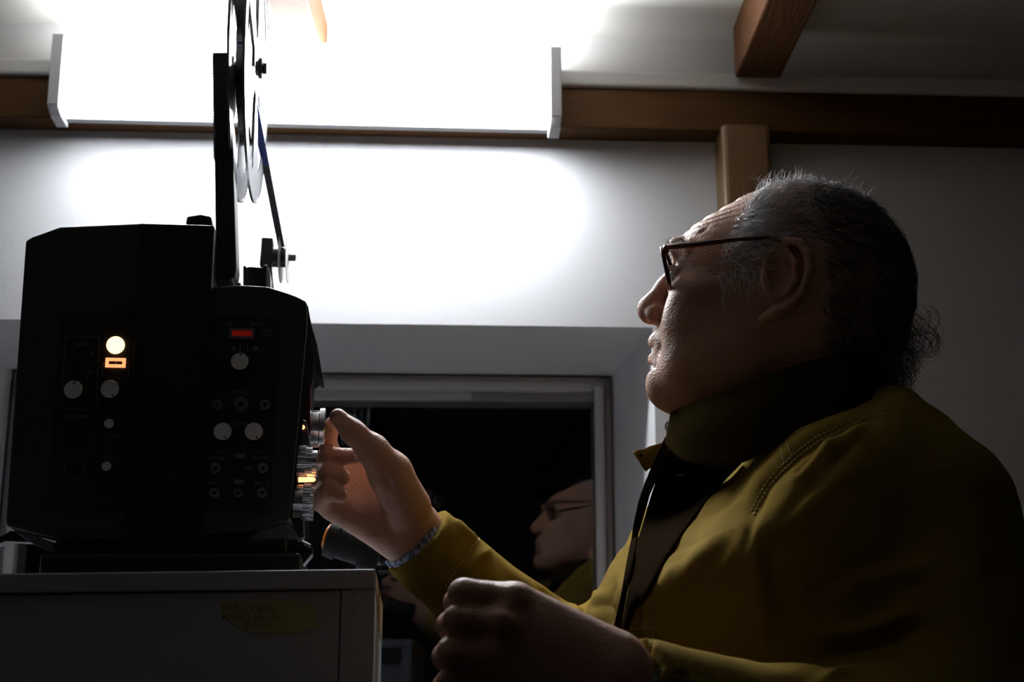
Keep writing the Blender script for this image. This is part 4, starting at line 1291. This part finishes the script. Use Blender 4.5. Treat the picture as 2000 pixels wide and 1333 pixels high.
# neck opening
J.cap(hpt(1540, 720, 1.36), hpt(1575, 880, 1.385), 0.058, 0.052, 0.006, True)
jv, jq = J.mesh()
jv = relax(jv, jq, 2, 0.5)
keep = None
folds = [
    # armhole seam and puckers
    ([(1742, 803), (1650, 836), (1560, 890), (1500, 952), (1468, 1012), (1455, 1080)], 0.0040, 9),
    ([(1742, 790), (1650, 818), (1552, 868), (1488, 930), (1450, 1000)], -0.0030, 14),
    ([(1640, 860), (1590, 905), (1540, 950)], -0.0055, 13), ([(1700, 822), (1650, 862), (1610, 885)], -0.0045, 11),
    ([(1610, 930), (1570, 960), (1530, 1010)], 0.004, 12), ([(1668, 868), (1640, 890), (1620, 915)], 0.004, 9),
    ([(1600, 880), (1560, 925), (1558, 920)], 0.004, 8),
    # long folds of the chest running down to the left
    ([(1640, 815), (1520, 870), (1420, 950), (1340, 1050)], -0.0035, 20),
    ([(1560, 850), (1450, 930), (1370, 1020), (1300, 1130)], 0.0030, 14),
    ([(1480, 960), (1400, 1040), (1330, 1130), (1270, 1200)], -0.0040, 20),
    ([(1440, 1040), (1380, 1110), (1320, 1190)], 0.002, 14),
    ([(1330, 1090), (1290, 1150), (1262, 1200)], -0.004, 14),
    ([(1300, 1010), (1270, 1090), (1245, 1150)], 0.003, 10),
    ([(1240, 1190), (1228, 1240), (1225, 1290)], -0.003, 8), ([(1252, 1185), (1245, 1240)], 0.003, 6),
    # flap of the breast pocket
    ([(1232, 1228), (1278, 1228)], -0.0022, 6), ([(1278, 1228), (1262, 1290)], 0.003, 6),
    # sleeve folds
    ([(1580, 1240), (1680, 1238), (1790, 1200)], -0.008, 16), ([(1600, 1262), (1700, 1262), (1800, 1222)], 0.007, 14),
    ([(1600, 1330), (1680, 1290), (1760, 1260)], -0.006, 14), ([(1620, 1150), (1720, 1120), (1840, 1110)], -0.005, 24),
    ([(1560, 1180), (1640, 1130), (1740, 1090)], 0.005, 20), ([(1500, 1060), (1520, 1140), (1560, 1230)], 0.003, 24),
    ([(1940, 950), (1960, 1060), (1955, 1180)], 0.004, 22), ([(1470, 1060), (1480, 1160), (1500, 1260)], -0.006, 22),
    # cuff of the near sleeve
    ([(1250, 1300), (1300, 1318), (1400, 1330)], 0.003, 6), ([(1290, 1312), (1330, 1332)], -0.004, 8), ([(1340, 1322), (1380, 1335)], -0.004, 8),
    # far sleeve: cuff seam and elbow wrinkles
    ([(938, 1048), (870, 1140), (850, 1180)], 0.0022, 8), ([(885, 1012), (905, 1035), (935, 1058)], -0.004, 7),
    ([(960, 1070), (925, 1100), (905, 1130)], -0.004, 10), ([(1000, 1110), (1060, 1180), (1110, 1220)], -0.004, 12),
    ([(980, 1110), (1040, 1190), (1090, 1240)], 0.004, 12), ([(1100, 1190), (1140, 1215), (1180, 1240)], -0.009, 9),
    ([(1120, 1166), (1150, 1200), (1150, 1240)], 0.010, 8), ([(1176, 1150), (1162, 1190), (1180, 1235)], -0.009, 9),
    ([(1200, 1130), (1186, 1180), (1200, 1225)], 0.009, 7), ([(1060, 1130), (1095, 1170), (1110, 1215)], 0.008, 8), ([(1085, 1130), (1118, 1165), (1128, 1200)], -0.007, 9), ([(1050, 1150), (1090, 1165), (1130, 1190)], 0.004, 8),
]
jv = carve(jv, jq, folds)
# small crumples all over the cloth
n = vnormals(jv, jq)
def wav(v, ph, sc): return np.sin(v[:, 0] * sc + 2.1 * np.sin(v[:, 2] * sc * 0.6 + ph)) * np.sin(v[:, 2] * sc * 0.9 + 1.7 * np.sin(v[:, 1] * sc * 0.7 + ph * 2))
jv = jv + n * (0.0011 * wav(jv, 1.0, 55) + 0.0006 * wav(jv, 2.2, 120))[:, None]
jac = link('jacket', to_mesh('jacket', jv - np.array(person.location), jq), M_jac, person)
tree_j = bvh(jv, jq)

def on_j(px, py, lift=0.0006):
    h, nn = hit(tree_j, px, py)
    if h is None: return None, None
    if nn.dot(ray(px, py)) > 0: nn = -nn
    return h + nn * lift, nn
def stitches(pts, step, ln_, rad, nm='stitching', off=0.0):
    mb = MB()
    segs = []
    for (x0, y0), (x1, y1) in zip(pts[:-1], pts[1:]):
        L = math.hypot(x1 - x0, y1 - y0)
        n_ = max(1, int(L / step))
        for i in range(n_):
            segs.append((x0 + (x1 - x0) * i / n_, y0 + (y1 - y0) * i / n_, (x1 - x0) / L, (y1 - y0) / L))
    for x, y, dx_, dy_ in segs:
        a_, _ = on_j(x, y); b2, _ = on_j(x + dx_ * ln_, y + dy_ * ln_)
        if a_ is None or b2 is None or (a_ - b2).length > 0.02: continue
        mb.tube([a_, b2], rad, 5)
    if mb.v:
        o = mb.build(nm, M_stitch, jac, root=person)
        o['kind'] = 'stuff'
seam = [(1742, 806), (1700, 815), (1650, 838), (1600, 862), (1560, 892), (1525, 925), (1500, 955), (1482, 985), (1470, 1012)]
stitches(seam, 8, 5, 0.00075)
stitches([(x - 5, y - 8) for x, y in seam], 8, 5, 0.0005)
stitches([(1521, 846), (1524, 870), (1532, 908)], 5, 3.2, 0.0004)
stitches([(1533, 842), (1538, 868), (1546, 892)], 5, 3.2, 0.0004)
stitches([(1232, 1230), (1278, 1228), (1262, 1292)], 6, 3.6, 0.00035)
stitches([(1236, 1236), (1226, 1290)], 6, 3.6, 0.00035)
stitches([(1226, 1300), (1262, 1300), (1330, 1320)], 6, 3.6, 0.0003)
stitches([(1238, 1310), (1242, 1330)], 5, 3.2, 0.0003)
stitches([(936, 1052), (915, 1080), (890, 1115), (868, 1150)], 8, 5, 0.0004)

# ribbons of cloth: rows of (pixel, pixel, depth) joined by smooth interpolation and given thickness
def sheet(rows, nm, m, th=0.0022, nu=40, nv=12, parent=None, wave=0.0):
    rows = [[Z(*p) for p in r] for r in rows]
    def cr(pts, t):
        n_ = len(pts) - 1
        x = min(max(t * n_, 0), n_ - 1e-6); i = int(x); f = x - i
        p0, p1, p2, p3 = pts[max(i - 1, 0)], pts[i], pts[i + 1], pts[min(i + 2, n_)]
        return 0.5 * ((2 * p1) + (p2 - p0) * f + (2 * p0 - 5 * p1 + 4 * p2 - p3) * f * f + (3 * p1 - p0 - 3 * p2 + p3) * f ** 3)
    vs_, fs = [], []
    for j in range(nv + 1):
        for i in range(nu + 1):
            col = [cr(r, i / nu) for r in rows]
            p = cr(col, j / nv)
            if wave: p = p + C_F * (wave * math.sin(i * 0.9 + j * 0.7) * math.sin(j * 0.5 + 1))
            vs_.append(p)
    for j in range(nv):
        for i in range(nu):
            k = j * (nu + 1) + i
            fs.append((k, k + 1, k + nu + 2, k + nu + 1))
    o = MB().add(vs_, fs).build(nm, m, parent or jac, smooth=True, root=person)
    md = o.modifiers.new('thickness', 'SOLIDIFY'); md.thickness = th; md.offset = 0
    md2 = o.modifiers.new('round', 'SUBSURF'); md2.levels = 1; md2.render_levels = 1
    return o
# standing collar, near half and far half in one band: top rim, middle, bottom rim; runs from front edge round the back to the far front
top_r = [(1312, 807, 1.360), (1350, 789, 1.318), (1430, 758, 1.288), (1540, 718, 1.272), (1650, 690, 1.285), (1722, 690, 1.340), (1728, 705, 1.400), (1660, 735, 1.450), (1540, 770, 1.465), (1420, 800, 1.450), (1345, 820, 1.415)]
mid_r = [(1306, 836, 1.352), (1345, 838, 1.300), (1430, 818, 1.262), (1545, 778, 1.246), (1665, 738, 1.262), (1738, 735, 1.330), (1740, 750, 1.405), (1670, 780, 1.465), (1540, 815, 1.480), (1410, 840, 1.465), (1330, 850, 1.420)]
bot_r = [(1300, 868, 1.345), (1345, 905, 1.292), (1440, 908, 1.242), (1555, 852, 1.228), (1680, 788, 1.250), (1748, 780, 1.325), (1750, 795, 1.405), (1680, 830, 1.475), (1540, 860, 1.490), (1400, 880, 1.475), (1315, 885, 1.425)]
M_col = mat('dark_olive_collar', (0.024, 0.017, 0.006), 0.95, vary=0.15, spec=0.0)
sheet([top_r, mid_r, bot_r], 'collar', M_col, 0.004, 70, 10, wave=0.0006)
def hug(row, lift):
    out = []
    for x, y, z in row:
        h, _ = on_j(x, y, 0.0)
        if h is not None:
            z2 = (h - CAM).dot(C_F) - lift
            z = z2 if 1.14 < z2 < 1.42 else z
        out.append((x, y, z))
    return out
# loose front placket hanging beside the zip
sheet([[(1300, 852, 1.350), (1275, 905, 1.352), (1246, 985, 1.350)] + hug([(1232, 1060, 1.345), (1217, 1140, 1.34), (1192, 1258, 1.335)], 0.012),
       [(1316, 880, 1.338), (1296, 915, 1.345), (1272, 960, 1.344)] + hug([(1248, 1040, 1.34), (1232, 1120, 1.335), (1206, 1258, 1.33)], 0.012)],
      'placket', M_lin, 0.0025, 50, 4)
sheet([[(1305, 870, 1.345), (1284, 930, 1.345), (1262, 1000, 1.346)] + hug([(1242, 1075, 1.345), (1227, 1160, 1.34), (1208, 1262, 1.335)], 0.008),
       hug([(1380, 880, 1.28), (1345, 945, 1.29), (1305, 1010, 1.31), (1270, 1085, 1.32), (1243, 1165, 1.33), (1215, 1262, 1.335)], 0.011),
       hug([(1450, 905, 1.27), (1392, 965, 1.285), (1345, 1025, 1.30), (1295, 1100, 1.315), (1256, 1175, 1.33), (1222, 1262, 1.335)], 0.005)],
      'front_facing', M_lin, 0.0025, 50, 8)  # dark sheet; shade under collar and chin is in its colour
# far collar tip catching the lamp, with its eyelet
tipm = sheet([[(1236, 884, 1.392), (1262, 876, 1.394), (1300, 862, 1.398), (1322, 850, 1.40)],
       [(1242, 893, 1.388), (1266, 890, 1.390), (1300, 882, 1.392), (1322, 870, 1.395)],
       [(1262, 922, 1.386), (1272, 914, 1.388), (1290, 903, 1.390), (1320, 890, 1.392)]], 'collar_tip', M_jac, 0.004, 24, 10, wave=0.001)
wpart(MB().cyl(Z(1252, 890, 1.384), -C_F, [(0, 0.0016), (0.0012, 0.0016)], 14), 'eyelet', M_lin, parent=jac)
# zip teeth on the collar's front edge
zt = MB()
for i in range(16):
    t = i / 15
    p = Z(1302 - 4 * t - 3 * math.sin(t * 9), 826 + 46 * t, 1.352)
    zt.box(p, C_R * 0.0026, C_U * 0.0011, C_F * 0.002)
zt.build('zip_teeth', mat('antique_brass_zip', (0.25, 0.18, 0.07), 0.35, metal=0.8), jac, root=person)['kind'] = 'stuff'
# little bar tack on the collar
sb = MB()
for i in range(6):
    sb.tube([Z(1322 + i * 3, 928 + (i % 2), 1.318), Z(1324.5 + i * 3, 929 + (i % 2), 1.318)], 0.0004, 5)
sb.build('bar_tack', M_stitch, jac, root=person)

# ---- shirt cuffs
def chk():
    m = mat('blue_grey_checked_cotton', (0.5, 0.55, 0.65), 0.8, vary=0.05)
    t, b = nt(m)
    tc = t.nodes.new('ShaderNodeTexCoord'); ck = t.nodes.new('ShaderNodeTexChecker')
    ck.inputs['Scale'].default_value = 160
    ck.inputs[1].default_value = (0.42, 0.50, 0.66, 1); ck.inputs[2].default_value = (0.13, 0.15, 0.20, 1)
    t.links.new(tc.outputs['Object'], ck.inputs[0]); t.links.new(ck.outputs[0], b.inputs['Base Color'])
    return m
M_chk = chk()
wpart(MB().cyl(rcut - rax * 0.02, rax, [(0, 0.0335), (0.0265, 0.0335), (0.0265, 0.0315), (0, 0.0315)], 48, cap=False), 'shirt_cuff', M_chk, smooth=True)
wpart(MB().cyl(rcut + rax * 0.002 - C_U.cross(rax).normalized() * 0.0, rax, [(0, 0.0338), (0.0035, 0.0338)], 48, cap=False), 'cuff_edge', M_chk, smooth=True)
wpart(MB().cyl(lcut - lax * 0.02, lax, [(0, 0.0335), (0.0265, 0.0335), (0.0265, 0.0315), (0, 0.0315)], 48, cap=False), 'shirt_cuff', M_chk, smooth=True)
bt = rcut + rax * 0.004
bd_ = (Z(755, 1105, 1.47) - Z(812, 1061, 1.475)); bd_ = (bd_ - rax * bd_.dot(rax)).normalized()
wpart(MB().cyl(bt + bd_ * 0.034, bd_, [(0, 0.0045), (0.0018, 0.0045), (0.0024, 0.0036)], 20), 'cuff_button', mat('pale_blue_button', (0.35, 0.45, 0.75), 0.3), smooth=True)

# ---- trousers and shoes, below the picture
M_trs = mat('dark_trousers', (0.02, 0.022, 0.03), 0.9)
TF = Field((0.08, 1.08, 0.0), (0.60, 1.72, 1.02), 0.009)
TF.ell((0.30, 1.40, 0.90), (0.15, 0.17, 0.13), 0.04)
for y in (1.30, 1.50):
    TF.cap((0.30, y, 0.85), (0.28, y, 0.50), 0.088, 0.068, 0.03)
    TF.cap((0.28, y, 0.50), (0.33, y, 0.12), 0.068, 0.055, 0.03)
av, aq = TF.mesh()
link('trousers', to_mesh('trousers', av - np.array(person.location), aq), M_trs, person)
for y in (1.30, 1.50):
    SF = Field((0.05, y - 0.08, -0.01), (0.44, y + 0.08, 0.13), 0.005)
    SF.cap((0.36, y, 0.045), (0.15, y, 0.035), 0.042, 0.036, 0.02)
    SF.cap((0.34, y, 0.06), (0.34, y, 0.10), 0.045, 0.045, 0.02)
    SF.f = np.maximum(SF.f, (0.002 - SF.ax[2])[None, None, :])
    sv, sq = SF.mesh()
    link('shoe', to_mesh('shoe', sv - np.array(person.location), sq), M_blk, person)
